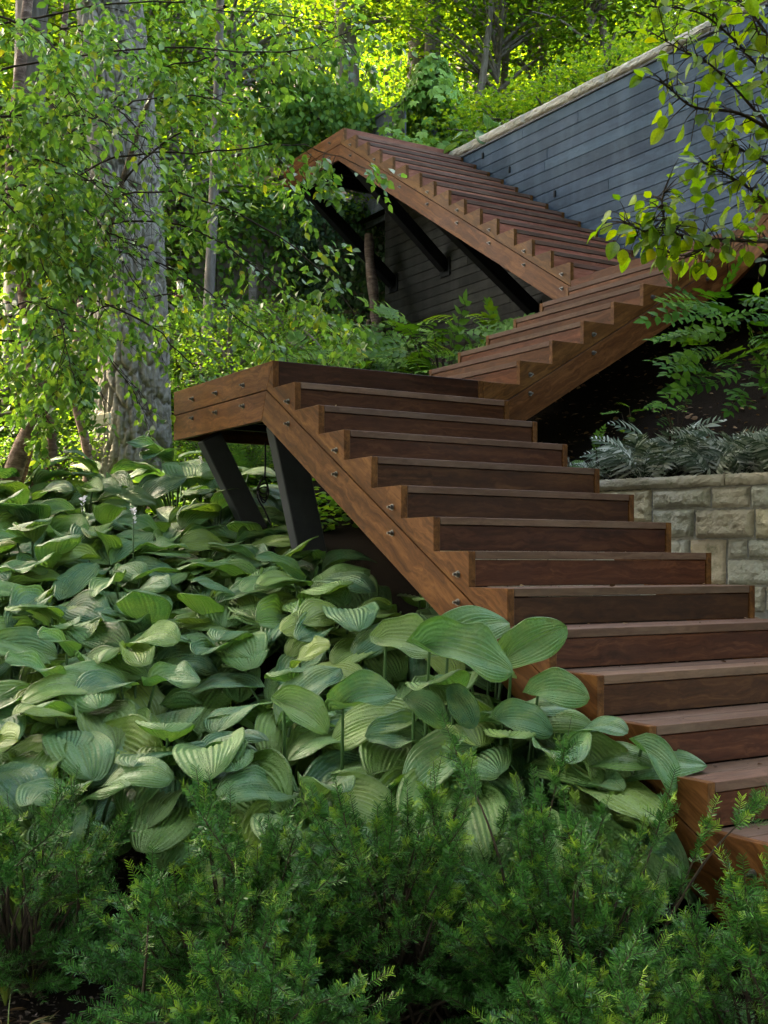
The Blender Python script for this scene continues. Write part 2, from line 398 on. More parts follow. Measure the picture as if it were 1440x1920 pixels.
M['yew'] = yew_mat()

def hosta_mat():
    m, nt, b = new_mat('hosta_leaf')
    oi = N(nt, 'ShaderNodeObjectInfo'); uv = N(nt, 'ShaderNodeUVMap'); uv.uv_map = 'UVMap'
    sep = N(nt, 'ShaderNodeSeparateXYZ'); nt.links.new(uv.outputs[0], sep.inputs[0])
    tc = N(nt, 'ShaderNodeTexCoord')
    r = ramp(nt, oi.outputs['Random'], [(0, (.046, .124, .060)), (.22, (.066, .162, .068)), (.45, (.088, .195, .060)), (.72, (.130, .232, .056)), (.90, (.185, .255, .050)), (1, (.056, .138, .082))])
    off = N(nt, 'ShaderNodeVectorMath', operation='ADD'); cmb = N(nt, 'ShaderNodeCombineXYZ'); s_ = mathn(nt, 'MULTIPLY', oi.outputs['Random'], 43.0)
    for i in range(3): nt.links.new(s_, cmb.inputs[i])
    nt.links.new(tc.outputs['Object'], off.inputs[0]); nt.links.new(cmb.outputs[0], off.inputs[1])
    nz = noise(nt, off.outputs[0], 3.2, 4, 0.6)
    pr = ramp(nt, nz.outputs['Fac'], [(0.42, (0, 0, 0)), (0.66, (1, 1, 1))])
    c = mixc(nt, mathn(nt, 'MULTIPLY', pr.outputs[0], 0.6), r.outputs[0], (.175, .245, .085))
    edge = mathn(nt, 'ABSOLUTE', mathn(nt, 'SUBTRACT', mathn(nt, 'MULTIPLY', sep.outputs[1], 2.0), 1.0))
    er = ramp(nt, edge, [(0.80, (0, 0, 0)), (1.0, (1, 1, 1))])
    c = mixc(nt, mathn(nt, 'MULTIPLY', er.outputs[0], 0.55), c, (.060, .125, .018))
    mid = ramp(nt, edge, [(0.0, (1, 1, 1)), (0.05, (0, 0, 0))])
    c = mixc(nt, mathn(nt, 'MULTIPLY', mid.outputs[0], 0.6), c, (.11, .165, .06))
    # veins: fine lines that run from base to tip
    sn = mathn(nt, 'SINE', mathn(nt, 'MULTIPLY', sep.outputs[1], 2 * math.pi * 13))
    vr = ramp(nt, sn, [(0.78, (0, 0, 0)), (1.0, (1, 1, 1))])
    c = mixc(nt, mathn(nt, 'MULTIPLY', vr.outputs[0], 0.24), c, (.014, .042, .012))
    # scorched and chewed spots
    n3 = noise(nt, off.outputs[0], 7.0, 5, 0.7)
    sr = ramp(nt, n3.outputs['Fac'], [(0.66, (0, 0, 0)), (0.71, (1, 1, 1))])
    c = mixc(nt, mathn(nt, 'MULTIPLY', sr.outputs[0], 0.6), c, (.17, .125, .045))
    nt.links.new(c, b.inputs['Base Color'])
    rr = N(nt, 'ShaderNodeMapRange'); rr.inputs[3].default_value = .30; rr.inputs[4].default_value = .52; nt.links.new(nz.outputs['Fac'], rr.inputs[0]); nt.links.new(rr.outputs[0], b.inputs['Roughness'])
    b.inputs['Specular IOR Level'].default_value = 0.32
    n4 = noise(nt, off.outputs[0], 26.0, 3, 0.6)
    bump(nt, b, mathn(nt, 'ADD', mathn(nt, 'MULTIPLY', n4.outputs['Fac'], .8), mathn(nt, 'MULTIPLY', sn, .14)), 0.75, 0.02)
    tl = N(nt, 'ShaderNodeBsdfTranslucent'); nt.links.new(mixc(nt, 1.0, c, (1.1, 1.3, .4), 'MULTIPLY'), tl.inputs[0])
    mx = N(nt, 'ShaderNodeMixShader'); mx.inputs[0].default_value = 0.22
    nt.links.new(b.outputs[0], mx.inputs[1]); nt.links.new(tl.outputs[0], mx.inputs[2]); nt.links.new(mx.outputs[0], nt.nodes['Material Output'].inputs[0])
    return m
M['hosta'] = hosta_mat()
M['stalk'] = simple('green_stalk', (.030, .075, .018), 0.5)
M['post'] = simple('grey_post_steel', (.022, .024, .026), 0.5, 0.0, 8, (.036, .038, .041), 0.05, spec=.2)

# ------------------------------------------------------------------ terrain
W = 1.5553                                   # stair width
XL = 3.875; XW = XL + W                      # upper flight's outer side, plank wall
HA, RA = 0.1655, 0.2900
HB, RB, BX = 0.1662, 0.2835, 1.865
HC, RC, CY0 = 0.1666, 0.2779, 1.8537
Z2 = 8 * HB; Z3 = Z2 + 16 * HC; Y3 = CY0 + 15 * RC
WP0 = np.array([2.401, -1.671]); WDIR = np.array([-.319, .948]); WNRM = np.array([.948, .319])   # stone wall line
ZWALL = -0.68

GD = [-30, 0, 4, 4.6, 8.5, 9.5, 12, 14, 17, 25, 40, 60, 110]
GZ = [-2.9, -2.72, -2.7, -2.55, -1.3, -.98, -.35, .2, 1.4, 5.2, 15, 32, 60]
def hsh(x, y, s): return np.sin(x * 1.7 * s + 1.3) * np.cos(y * 1.9 * s + .4) + .5 * np.sin(x * 4.1 * s + y * 3.3 * s)
def rise_(h): return np.interp(h, [0, 13, 40, 100], [0, 5.0, 27, 60])
def ground_z(x, y):
    x = np.asarray(x, float); y = np.asarray(y, float)
    d = depth_of(x, y)
    g = np.interp(d, GD, GZ) + .05 * hsh(x, y, 1.0) * ss(d, 5, 12)
    g = g + .75 * ss(x, .6, 3.0) * ss(y, 1.6, 4.5) * (1 - ss(y, 8.4, 9.0))
    # right of the stairs, in front of the stone wall
    side = (x - WP0[0]) * WNRM[0] + (y - WP0[1]) * WNRM[1]
    right = ss(x, 1.55, 1.75) * (1 - ss(side, .05, .25)) * ss(y, -3.2, -2.2)
    g = g * (1 - right) + np.maximum(g, -1.56) * right
    up = 3.7 + rise_(np.hypot(np.maximum(0, x - 6.5) * .45, np.maximum(0, y - 9.2)))
    back = ss(y, 8.98, 9.02) * ss(x, 2.6, 3.6)
    return g * (1 - back) + up * back
def upper_z(x, y):
    return 3.78 + rise_(np.hypot(np.maximum(0, x - 6.5) * .45, np.maximum(0, y - 9.2)))
def grid_mesh(name, xs, ys, fn, mat):
    X, Y = np.meshgrid(xs, ys, indexing='ij'); Z = fn(X, Y)
    V = np.stack([X, Y, Z], -1).reshape(-1, 3); nx, ny = len(xs), len(ys)
    i = np.arange(nx - 1)[:, None] * ny; j = np.arange(ny - 1)[None, :]
    Fq = np.stack([i + j, i + ny + j, i + ny + j + 1, i + j + 1], -1).reshape(-1, 4)
    return fast_mesh(name, V, Fq, mat, True)
xs = np.concatenate([np.linspace(-60, -8, 40), np.linspace(-7.8, 5.42, 190)])
ys = np.concatenate([np.linspace(-30, -7, 24), np.linspace(-6.8, 9.0, 180)])
tag(link('ground', grid_mesh('ground', xs, ys, ground_z, M['soil'])), 'dark mulch soil under the plants', 'ground', kind='structure')
xs = np.linspace(-60, 70, 160); ys = np.concatenate([np.linspace(9.004, 30, 50), np.linspace(31, 110, 40)])
tag(link('hillside', grid_mesh('hillside', xs, ys, ground_z, M['hill'])), 'wooded hillside rising behind the stairs', 'hillside', kind='structure')
xs = np.linspace(5.62, 70, 80); ys = np.linspace(-30, 9.0, 60)
tag(link('upper_terrace', grid_mesh('upper_terrace', xs, ys, upper_z, M['hill'])), 'raised ground held by the plank wall', 'ground', kind='structure')
def planter_z(x, y):
    side = (x - WP0[0]) * WNRM[0] + (y - WP0[1]) * WNRM[1]
    lim = np.where(y < 1.9, -.40 + .586 * (x - 1.58), 1.2)
    return np.minimum(np.minimum(-.74 + .10 * np.maximum(side, 0) + .62 * np.maximum(side - .55, 0) + .03 * hsh(x, y, 2.2), np.maximum(lim, -.72)), 1.0) - 1.6 * ss(-side, .02, .2)
def planter():
    s = np.linspace(-4.0, 7.0, 70); r = np.linspace(.10, 5.2, 50)
    S, R = np.meshgrid(s, r, indexing='ij')
    X = np.clip(WP0[0] + S * WDIR[0] + R * WNRM[0], 1.60, 5.40); Y = WP0[1] + S * WDIR[1] + R * WNRM[1]
    Z = planter_z(X, Y); nx, ny = X.shape
    V = np.stack([X, Y, Z], -1).reshape(-1, 3)
    i = np.arange(nx - 1)[:, None] * ny; j = np.arange(ny - 1)[None, :]
    Fq = np.stack([i + j, i + ny + j, i + ny + j + 1, i + j + 1], -1).reshape(-1, 4)
    tag(link('planter_soil', fast_mesh('planter_soil', V, Fq, M['soil'], True)), 'soil bank behind the stone wall under the stairs', 'soil', kind='structure')
planter()

# ------------------------------------------------------------------ stairs
ST = 0.038
def bolt_mesh():
    parts = []
    def ring(r, y0, y1, k, ph=0.0):
        a = np.linspace(0, 2 * math.pi, k, endpoint=False) + ph
        lo = np.stack([r * np.cos(a), np.full(k, y0), r * np.sin(a)], 1); hi = lo.copy(); hi[:, 1] = y1
        V = np.vstack([lo, hi, [[0, y1, 0]]]); j = np.arange(k); j2 = (j + 1) % k
        F = [[a_, b_, c_, d_] for a_, b_, c_, d_ in zip(j, j2, j2 + k, j + k)] + [[a_ + k, b_ + k, 2 * k] for a_, b_ in zip(j, j2)]
        return V, F
    Vs, Fs, o = [], [], 0
    for V, Fq in (ring(.017, .002, -.003, 14), ring(.0125, -.003, -.014, 6, .3), ring(.0065, -.014, -.030, 8)):
        Vs.append(V); Fs += [[i + o for i in f] for f in Fq]; o += len(V)
    return poly_mesh('bolt', np.vstack(Vs), Fs, M['bolt'])
BOLT = bolt_mesh()
def bolt(p, out, parent):
    o = np.asarray(out, float)                      # local -y points outwards
    y = Vector(-o); z = Vector((0, 0, 1)); x = y.cross(z); m = Matrix((x, y, z)).transposed().to_4x4(); m.translation = Vector([float(c) for c in p])
    m = m @ Matrix.Rotation(random.uniform(0, 1), 4, 'Y')
    link('bolt', BOLT, parent, m)
random.seed(4)

def flight(name, label, org, au, aw, n, run, rise, mat_kw, top_mitre, start_u=0.0, last_end=None, bolts=(), bolt_side=0, first_tread=1, lead=None, treads_from=1):
    """org: foot of the first riser at the outer face of the first stringer; au uphill, aw across"""
    org = np.asarray(org, float); au = np.asarray(au, float); aw = np.asarray(aw, float); Zv = np.array([0, 0, 1.0])
    t = thing(name, label, 'staircase', org + aw * W / 2)
    sl = rise / run; ang = math.atan(sl)
    gap = lambda u: rise - .218 + sl * u
    low = lambda u: gap(u) - .222
    uend = (n - 1) * run if last_end is None else last_end
    outer = []
    for side in (0, 1):
        pts = [(start_u, gap(start_u))]
        if lead is not None and start_u < 0: pts.append((start_u, 0.0))
        else: pts.append((0, max(0.0, gap(0))))
        k0 = 1
        if pts[-1] != (0, 0.0): pts.append((0, 0.0))
        for k in range(1, n):
            pts += [((k - 1) * run, k * rise), (k * run if k < n - 1 or top_mitre else uend, k * rise)]
        if top_mitre:
            pts += [((n - 1) * run, n * rise), ((n - 1) * run + .09, gap((n - 1) * run + .09))]
        else:
            pts += [(uend, gap(uend))]
        q = [pts[0]]
        for p in pts[1:]:
            if abs(p[0] - q[-1][0]) + abs(p[1] - q[-1][1]) > 1e-5: q.append(p)
        o = org + aw * (0 if side == 0 else W - ST)
        outer.append(prism('step_stringer', q, au, aw, o, ST, M['stringer'], t, ang))
        us = start_u
        if top_mitre: lo = [(us, gap(us) - .007), (us, low(us)), ((n - 1) * run + .158, low((n - 1) * run + .158)), ((n - 1) * run + .093, gap((n - 1) * run + .093) - .007)]
        else: lo = [(us, gap(us) - .007), (us, low(us)), (uend, low(uend)), (uend, gap(uend) - .007)]
        outer.append(prism('lower_stringer', lo, au, aw, o, ST, M['stringer'], t, ang))
    a0 = org + aw * (ST + .001); a1 = org + aw * (W - ST - .001)
    for k in range(1, n + 1):
        u0 = (k - 1) * run
        if k < n:
            hi = k * rise - .036 - .004
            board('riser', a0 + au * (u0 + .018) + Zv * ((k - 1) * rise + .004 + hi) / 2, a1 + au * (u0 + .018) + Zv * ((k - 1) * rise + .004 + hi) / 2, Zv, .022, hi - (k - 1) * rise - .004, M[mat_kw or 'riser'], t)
            dpt = (run - .007) / 2
            for b_ in range(2):
                uc = u0 + .001 + dpt / 2 + b_ * (dpt + .005)
                board('tread_board', a0 + au * uc + Zv * (k * rise - .018), a1 + au * uc + Zv * (k * rise - .018), au, .036, dpt - .001 if b_ else dpt, M['tread'], t)
        else:
            board('riser', a0 + au * (u0 + .012) + Zv * ((k - 1) * rise + k * rise + .004) / 2, a1 + au * (u0 + .012) + Zv * ((k - 1) * rise + k * rise + .004) / 2, Zv, .022, rise - .004, M[mat_kw or 'riser'], t)
    for (u, z) in bolts:
        for i_, dz in enumerate((0, -.13)): bolt(org + au * u + Zv * (z + dz), -aw, outer[i_])
    t_outer[t.name] = outer
    return t
NA = 16
t_outer = {}
fa = flight('stair_flight', 'lowest wide flight of dark brown hardwood steps rising from the yew bushes',
            (0, -(NA - 1) * RA, -NA * HA), (0, 1, 0), (1, 0, 0), NA, RA, HA, None, True,
            bolts=[((NA - 1) * RA - .205 - .58 * k, NA * HA - .272 - .331 * k) for k in range(7)])
# middle flight climbs to the right; its outer stringer continues the landing edge
def flipped_flight():
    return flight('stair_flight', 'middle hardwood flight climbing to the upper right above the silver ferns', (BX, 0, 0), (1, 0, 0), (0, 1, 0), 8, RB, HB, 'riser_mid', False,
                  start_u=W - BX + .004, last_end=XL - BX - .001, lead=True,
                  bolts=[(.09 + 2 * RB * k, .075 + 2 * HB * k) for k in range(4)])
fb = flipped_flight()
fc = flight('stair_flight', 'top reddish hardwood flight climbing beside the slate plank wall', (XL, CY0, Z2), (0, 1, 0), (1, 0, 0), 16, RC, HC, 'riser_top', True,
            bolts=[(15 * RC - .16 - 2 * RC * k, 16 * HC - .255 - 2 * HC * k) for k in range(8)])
fd = flight('stair_flight', 'short brown flight that leaves the frame at the right edge above the dogwood branch', (XW, -.27, Z2), (0, -1, 0), (-1, 0, 0), 6, RC, HC, None, False,
            start_u=-.266, last_end=6 * RC, lead=True)
for k in range(2):
    for i_, dz in enumerate((0, -.13)): bolt((XL, -.30 - .55 * k, Z2 + .06 + .33 * k + dz), (-1, 0, 0), t_outer[fd.name][2 + i_])

def deck(parent, x0, x1, y0, y1, z, along='x'):
    nb = max(1, round(((y1 - y0) if along == 'x' else (x1 - x0)) / .145)); 
    for i in range(nb):
        if along == 'x':
            w = (y1 - y0) / nb; c = y0 + (i + .5) * w
            board('deck_board', (x0, c, z - .018), (x1, c, z - .018), (0, 1, 0), .036, w - .005, M['tread'], parent)
        else:
            w = (x1 - x0) / nb; c = x0 + (i + .5) * w
            board('deck_board', (c, y0, z - .018), (c, y1, z - .018), (1, 0, 0), .036, w - .005, M['tread'], parent)
LY = 1.6127
# lower landing
l1 = thing('stair_landing', 'lower brown timber landing cantilevered over the hostas, rows of bolts on its side', 'landing', (.9, .8, -.34))
e1 = prism('edge_board', [(.002, 0), (.092, -.166), (LY, -.166), (LY, 0)], (0, 1, 0), (1, 0, 0), (0, 0, 0), ST, M['stringer'], l1)
e2 = prism('edge_board', [(.096, -.173), (.161, -.348), (LY, -.345), (LY, -.173)], (0, 1, 0), (1, 0, 0), (0, 0, 0), ST, M['stringer'], l1)
for dz in (-.083, -.259): board('edge_board', (ST + .002, LY - .019, dz), (BX, LY - .019, dz), (0, 0, 1), ST, .166, M['stringer'], l1)
deck(l1, ST + .002, BX - .004, .028, LY - ST - .003, 0)
for y in (.35, .80, 1.22): board('joist', (.06, y, -.19), (BX - .05, y, -.19), (0, 0, 1), .05, .20, M['steel'], l1)
for i_, (px, py) in enumerate(((456, 723), (405, 738), (361, 749), (456, 762), (405, 774), (361, 785))):
    u = (px - 720) / F_PX; dx = FW + u * RT; tt = -CAM[0] / dx[0]
    bolt((0, CAM[1] + tt * dx[1], CAM[2] + tt * (CY_PX - py) / F_PX), (-1, 0, 0), e1 if i_ < 3 else e2)
# middle landing, between the second, third and fourth flights
l2 = thing('stair_landing', 'brown timber landing where the flights turn, mostly behind the dogwood branch', 'landing', (XL + W / 2, .8, Z2 - .2))
board('edge_board', (XL + .012, .042, Z2 - .081), (XL + .012, CY0 - .003, Z2 - .081), (0, 0, 1), .022, .160, M['riser_mid'], l2)
deck(l2, XL + .026, XW - .01, -.265, CY0 - .006, Z2)
for y in (.1, .7, 1.3): board('joist', (XL + .06, y, Z2 - .19), (XW - .02, y, Z2 - .19), (0, 0, 1), .05, .20, M['steel'], l2)
# top landing
l3 = thing('stair_landing', 'topmost timber landing at the upper end of the stairs, seen from below', 'landing', (XL + W / 2, Y3 + .8, Z3 - .34))
e1 = prism('edge_board', [(.002, 0), (.092, -.166), (LY, -.166), (LY, 0)], (0, 1, 0), (1, 0, 0), (XL, Y3, Z3), ST, M['stringer'], l3)
e2 = prism('edge_board', [(.096, -.173), (.161, -.348), (LY, -.345), (LY, -.173)], (0, 1, 0), (1, 0, 0), (XL, Y3, Z3), ST, M['stringer'], l3)
deck(l3, XL + ST + .002, XW - .002, Y3 + .026, Y3 + LY, Z3)
for y in (.25, .75, 1.2): board('joist', (XL + .06, Y3 + y, Z3 - .19), (XW - .02, Y3 + y, Z3 - .19), (0, 0, 1), .06, .22, M['steel'], l3)
for y in (.35, .85, 1.35):
    for e_, dz in ((e1, -.083), (e2, -.259)): bolt((XL, Y3 + y, Z3 + dz), (-1, 0, 0), e_)
# steel
def steel(name, label, p0, p1, w, th, cat, parts=True, group=None):
    t = thing(name, label, cat, p1, group)
    p0 = np.asarray(p0, float); p1 = np.asarray(p1, float)
    d = norm(p1 - p0); up = np.array([0, 1.0, 0])
    side = norm(np.cross(up, d))
    board('web', p0, p1, up, .012, w - .02, M['steel'], t)
    for s in (-1, 1):
        off = up * s * (w / 2 - .005)
        board('flange', p0 + off, p1 + off, side, .010, th, M['steel'], t)
    return t
def steel_box(name, label, p0, p1, w, th, cat, plate_n):
    t = thing(name, label, cat, p1)
    p0 = np.asarray(p0, float); p1 = np.asarray(p1, float)
    board('shaft', p0, p1, (0, 1, 0), th, w, M['post' if name == 'steel_post' else 'steel'], t, .006)
    pn = np.asarray(plate_n, float); a = np.array([0, 1.0, 0])
    c = p1 - pn * .004
    board('end_plate', c - a * .11, c + a * .11, np.cross(pn, a), .012, .24, M['steel'], t)
    return t
steel_box('steel_post', 'dark slanting steel post under the outer end of the lower landing', (.13, 1.28, -.345), (.72, 1.28, -1.42), .10, .16, 'post', (0, 0, 1))
steel_box('steel_post', 'dark steel post under the lower landing beside the lowest stair side', (.20, .27, -.345), (.50, .27, -1.60), .10, .20, 'post', (0, 0, 1))
steel_box('steel_brace', 'leftmost black steel brace under the topmost landing, ivy behind it', (4.02, 7.38, 3.70), (XW - .01, 7.38, 2.58), .12, .15, 'brace', (1, 0, 0))
steel_box('steel_brace', 'middle one of three black steel braces under the top flight', (4.02, 6.13, 3.68), (XW - .01, 6.13, 2.54), .12, .15, 'brace', (1, 0, 0))
steel_box('steel_brace', 'black steel brace under the lower half of the upper flight, behind the leafy shrub', (4.05, 4.29, 2.56), (XW - .01, 4.29, 1.64), .12, .15, 'brace', (1, 0, 0))
# hanging cable under the lower landing
t = thing('hanging_cable', 'thin black cable hanging in loops under the lower landing', 'cable', at(494, 920, 8.0))
pts = [at(497, 830, 8.0), at(497, 870, 8.0), at(496, 895, 8.0)]
V1 = tube_arrays(smooth_path(pts, 10), np.full(10, .006), 5)
rng = np.random.default_rng(3); loops = [V1]
for i in range(4):
    a = np.linspace(0, 2 * math.pi, 22); c = at(494, 905 + 6 * i, 8.0)
    P = c[None] + np.stack([np.cos(a) * (.03 + .012 * rng.random()), .02 * np.sin(a * 2 + i), np.sin(a) * (.05 + .02 * rng.random()) - .02], 1)
    loops.append(tube_arrays(P, np.full(22, .005), 5))
loops.append(tube_arrays(smooth_path([at(488, 900, 8), at(482, 930, 8), at(495, 955, 8), at(508, 985, 8)], 12), np.full(12, .006), 5))
V, Fq = merge(loops); link('cable', fast_mesh('cable', V, Fq, M['steel'], True), t)

# ------------------------------------------------------------------ plank wall
pw = thing('plank_wall', 'long slate-blue horizontal plank retaining wall beside the top flight', 'wall', (XW + .1, 2, 0))
random.seed(11)
pitch = .1245; ztop = 3.84
ncr = int((ztop + .9) / pitch)
for r in range(ncr):
    z = ztop - (r + .5) * pitch
    y = 7.63; 
    while y > -4.2:
        L = random.choice((3.6, 4.2, 4.8)) if y < 7.6 else random.uniform(1.8, 4.6)
        y2 = max(y - L, -4.2)
        xo = XW + .012 + random.uniform(-.0015, .0015)
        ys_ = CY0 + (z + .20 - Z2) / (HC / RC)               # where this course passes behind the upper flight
        if z < Z2 - .1: segs = [(y, y2, 'clad_shaded')]
        else: segs = [(y, max(y2, ys_), 'clad_shaded'), (min(y, ys_), y2, 'clad')]
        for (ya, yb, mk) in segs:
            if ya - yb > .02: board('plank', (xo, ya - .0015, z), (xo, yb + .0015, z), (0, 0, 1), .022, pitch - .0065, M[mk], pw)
        y = y2
board('backing', (XW + .06, 7.62, 1.4), (XW + .06, -4.2, 1.4), (0, 0, 1), .06, 4.84, M['steel'], pw)
board('flashing', (XW - .006, 6.02, ztop + .010), (XW - .006, -4.2, ztop + .010), (0, 0, 1), .03, .022, M['fencegrey'], pw)
# lifting hooks: small black eyes on the planks
for (px, py) in ((905, 292), (955, 318), (1040, 363), (1135, 413)):
    u = (px - 720) / F_PX; dx = FW + u * RT; tt = (XW - CAM[0]) / dx[0]
    p = np.array([XW - .012, CAM[1] + tt * dx[1], CAM[2] + tt * (CY_PX - py) / F_PX])
    board('bracket', p + (0, 0, .035), p - (0, 0, .035), (0, 1, 0), .016, .028, M['steel'], pw)
def rough_block(name, L, D, H, mat, parent, mw, rng, amp=.02, nx=9, nz=5, face=True):
    """block with a hewn front (-y) face"""
    xs_ = np.linspace(-L / 2, L / 2, nx); zs_ = np.linspace(-H / 2, H / 2, nz)
    X, Z = np.meshgrid(xs_, zs_, indexing='ij')
    e = np.minimum(np.minimum(X + L / 2, L / 2 - X), np.minimum(Z + H / 2, H / 2 - Z))
    prof = np.clip(e / .022, 0, 1) ** .7
    def vn(cell, seed_amp):
        gx_, gz_ = max(2, int(L / cell) + 2), max(2, int(H / cell) + 2); G = rng.random((gx_, gz_))
        fx = (X + L / 2) / L * (gx_ - 1.001); fz = (Z + H / 2) / H * (gz_ - 1.001); ix, iz = fx.astype(int), fz.astype(int); ax_, az_ = fx - ix, fz - iz
        return seed_amp * ((G[ix, iz] * (1 - ax_) + G[ix + 1, iz] * ax_) * (1 - az_) + (G[ix, iz + 1] * (1 - ax_) + G[ix + 1, iz + 1] * ax_) * az_)
    rel = vn(.09, 1.0) + vn(.035, .55) + np.abs(vn(.05, 1.0) - .5) * .8 + rng.random(X.shape) * .22
    Y = -D / 2 - prof * amp * (.15 + .85 * rel)
    jx = (rng.random(X.shape) - .5) * .006 * (prof > 0); jz = (rng.random(X.shape) - .5) * .006 * (prof > 0)
    edge = (prof <= 0)
    Xo = X + jx + edge * (rng.random(X.shape) - .5) * .004; Zo = Z + jz + edge * (rng.random(X.shape) - .5) * .006
    V = np.stack([Xo, Y, Zo], -1).reshape(-1, 3).tolist(); F_ = []
    for i in range(nx - 1):
        for j in range(nz - 1):
            a = i * nz + j; F_.append((a, a + nz, a + nz + 1, a + 1))
    b0 = len(V)
    per = [i * nz for i in range(nx)] + [(nx - 1) * nz + j for j in range(1, nz)] + [i * nz + nz - 1 for i in range(nx - 2, -1, -1)] + [j for j in range(nz - 2, 0, -1)]
    for p in per: V.append((V[p][0], D / 2, V[p][2]))
    n = len(per)
    for i in range(n): F_.append((per[(i + 1) % n], per[i], b0 + i, b0 + (i + 1) % n))
    F_.append(tuple(range(b0, b0 + n))[::-1])
    return link(name, poly_mesh(name, V, F_, mat), parent, mw)
rng = np.random.default_rng(5)
y = 6.05
while y > -4.2:
    L = rng.uniform(1.0, 1.7)
    y2 = max(y - L, -4.3); mid = (y + y2) / 2; H = .108 + rng.uniform(-.008, .012)
    m = Matrix(((0, 1, 0, 0), (-1, 0, 0, 0), (0, 0, 1, 0), (0, 0, 0, 1)))      # local -y -> world -x
    m.translation = Vector((XW + .155, mid, ztop + .024 + H / 2))
    rough_block('coping_stone', y - y2 - .008, .34, H, M['cap'], pw, m, rng, .030, 48, 8)
    y = y2

# ------------------------------------------------------------------ stone wall
sw = thing('stone_wall', 'low rough-hewn sandstone wall at the right of the stairs, ferns along its top', 'wall', (2.1, -.8, -1.5))
wx = Vector((-WDIR[0], -WDIR[1], 0)); wm = Matrix((wx, Vector((WNRM[0], WNRM[1], 0)), Vector((0, 0, 1)))).transposed().to_4x4()
def wall_sz(px, py):
    u = (px - 720) / F_PX; dx = FW[:2] + u * RT[:2]
    A_ = np.array([[WDIR[0], -dx[0]], [WDIR[1], -dx[1]]]); s, tt = np.linalg.solve(A_, CAM[:2] - WP0)
    return s, CAM[2] + tt * (CY_PX - py) / F_PX
def stone(s0, s1, z0, z1, amp=.024, mat='stone', D=.14, out=0.0):
    m = wm.copy(); c = WP0 + WDIR * (s0 + s1) / 2 + WNRM * (D / 2 - out)
    m.translation = Vector((c[0], c[1], (z0 + z1) / 2))
    L = abs(s0 - s1)
    rough_block('stone' if mat == 'stone' else 'cap_stone', L, D, z1 - z0, M[mat], sw, m, rng, amp, max(8, int(L / .0125)), max(7, int((z1 - z0) / .0125)))
seen = [(1117, 919, 1221, 980), (1224, 916, 1331, 950), (1335, 912, 1406, 950), (1410, 908, 1500, 949), (1225, 954, 1301, 1006), (1306, 955, 1413, 1007), (1417, 951, 1520, 1007),
        (1117, 984, 1222, 1040), (1240, 1011, 1292, 1050), (1295, 1011, 1361, 1094), (1366, 1011, 1400, 1045), (1404, 1011, 1500, 1046), (1365, 1049, 1480, 1095), (1240, 1054, 1292, 1094),
        (1117, 1044, 1236, 1094), (1380, 1099, 1434, 1146), (1438, 1099, 1520, 1146), (1290, 1099, 1376, 1146), (1200, 1099, 1286, 1146)]
for (x0, y0, x1, y1) in seen:
    s0, za = wall_sz(x0, (y0)); s1, zb = wall_sz(x1, y0)
    _, z0 = wall_sz((x0 + x1) / 2, y1); _, z1 = wall_sz((x0 + x1) / 2, y0)
    stone(s0, s1, z0, z1, rng.uniform(.022, .050))
# the wall goes on beyond the frame at the right and behind the steps
zr = -1.60
for h in (.16, .13, .17, .14, .15, .1):
    for (sa, sb) in ((-2.8, wall_sz(1524, 1000)[0] - .02), (wall_sz(1113, 1000)[0] + .01, 2.45)):
        s = sa
        while s < sb - .12:
            L = min(rng.uniform(.22, .5), sb - s)
            if zr + h < ZWALL - .05: stone(s, s + L - .012, zr, zr + h - .012, .02)
            s += L
    zr += h
sj = wall_sz(1362, 890)[0]
for (sa, sb) in ((-2.8, -1.2), (-1.19, sj - .004), (sj + .004, 1.15), (1.16, 2.45)):
    stone(sa, sb, ZWALL - .068, ZWALL, .022, 'cap', .30, .03)
bm_ = box_mesh(5.3, .16, .92, M['mortar'])
m = wm.copy(); c = WP0 + WDIR * (-.15) + WNRM * .085; m.translation = Vector((c[0], c[1], -1.19)); link('mortar_bed', bm_, sw, m)

# ------------------------------------------------------------------ things behind the stairs
tw = thing('old_wall', 'weathered tan retaining wall behind the trees, left of the ivy', 'wall', (4.0, 9.0, 1.5))
for i in range(5):
    x0 = 3.1 + i * .36
    board('panel', (x0 + .18, 8.93, .5), (x0 + .18, 8.93, 3.62 + .03 * math.sin(i * 2.3)), (1, 0, 0), .10, .352, M['tan'], tw)
t = thing('wooden_post', 'short weathered wooden post in front of the tan wall', 'post', at(474, 700, 15.2))
board('shaft', at(474, 700, 15.2), at(473, 508, 15.2), RT, .10, .10, M['greybark'], t, .012)
p = at(473, 506, 15.2); board('cap', p - RT * .07, p + RT * .07, FW, .03, .14, M['greybark'], t)
# hanging bird feeder
t = thing('bird_feeder', 'small hanging bird feeder with pale tube between the birch leaves', 'bird feeder', at(337, 560, 11.5))
c = at(337, 540, 11.5)
a = np.linspace(0, 2 * math.pi, 12, endpoint=False)
def lathe(prof, k=14):
    a = np.linspace(0, 2 * math.pi, k, endpoint=False); P = np.array(prof)
    V = np.stack([P[:, None, 0] * np.cos(a), P[:, None, 0] * np.sin(a), np.repeat(P[:, None, 1], k, 1)], -1).reshape(-1, 3)
    i = np.arange(len(P) - 1)[:, None] * k; j = np.arange(k)[None]; j2 = (j + 1) % k
    return V, np.stack([i + j, i + j2, i + k + j2, i + k + j], -1).reshape(-1, 4)
V, Fq = lathe([(.0, -.09), (.03, -.09), (.032, .07), (0, .07)]); link('seed_tube', fast_mesh('tube', V + c, Fq, simple('seed_tube', (.62, .52, .36), .4), True), t)
V, Fq = lathe([(0, .115), (.02, .108), (.055, .078), (.056, .07), (0, .072)]); link('roof', fast_mesh('roof', V + c, Fq, M['steel'], True), t)
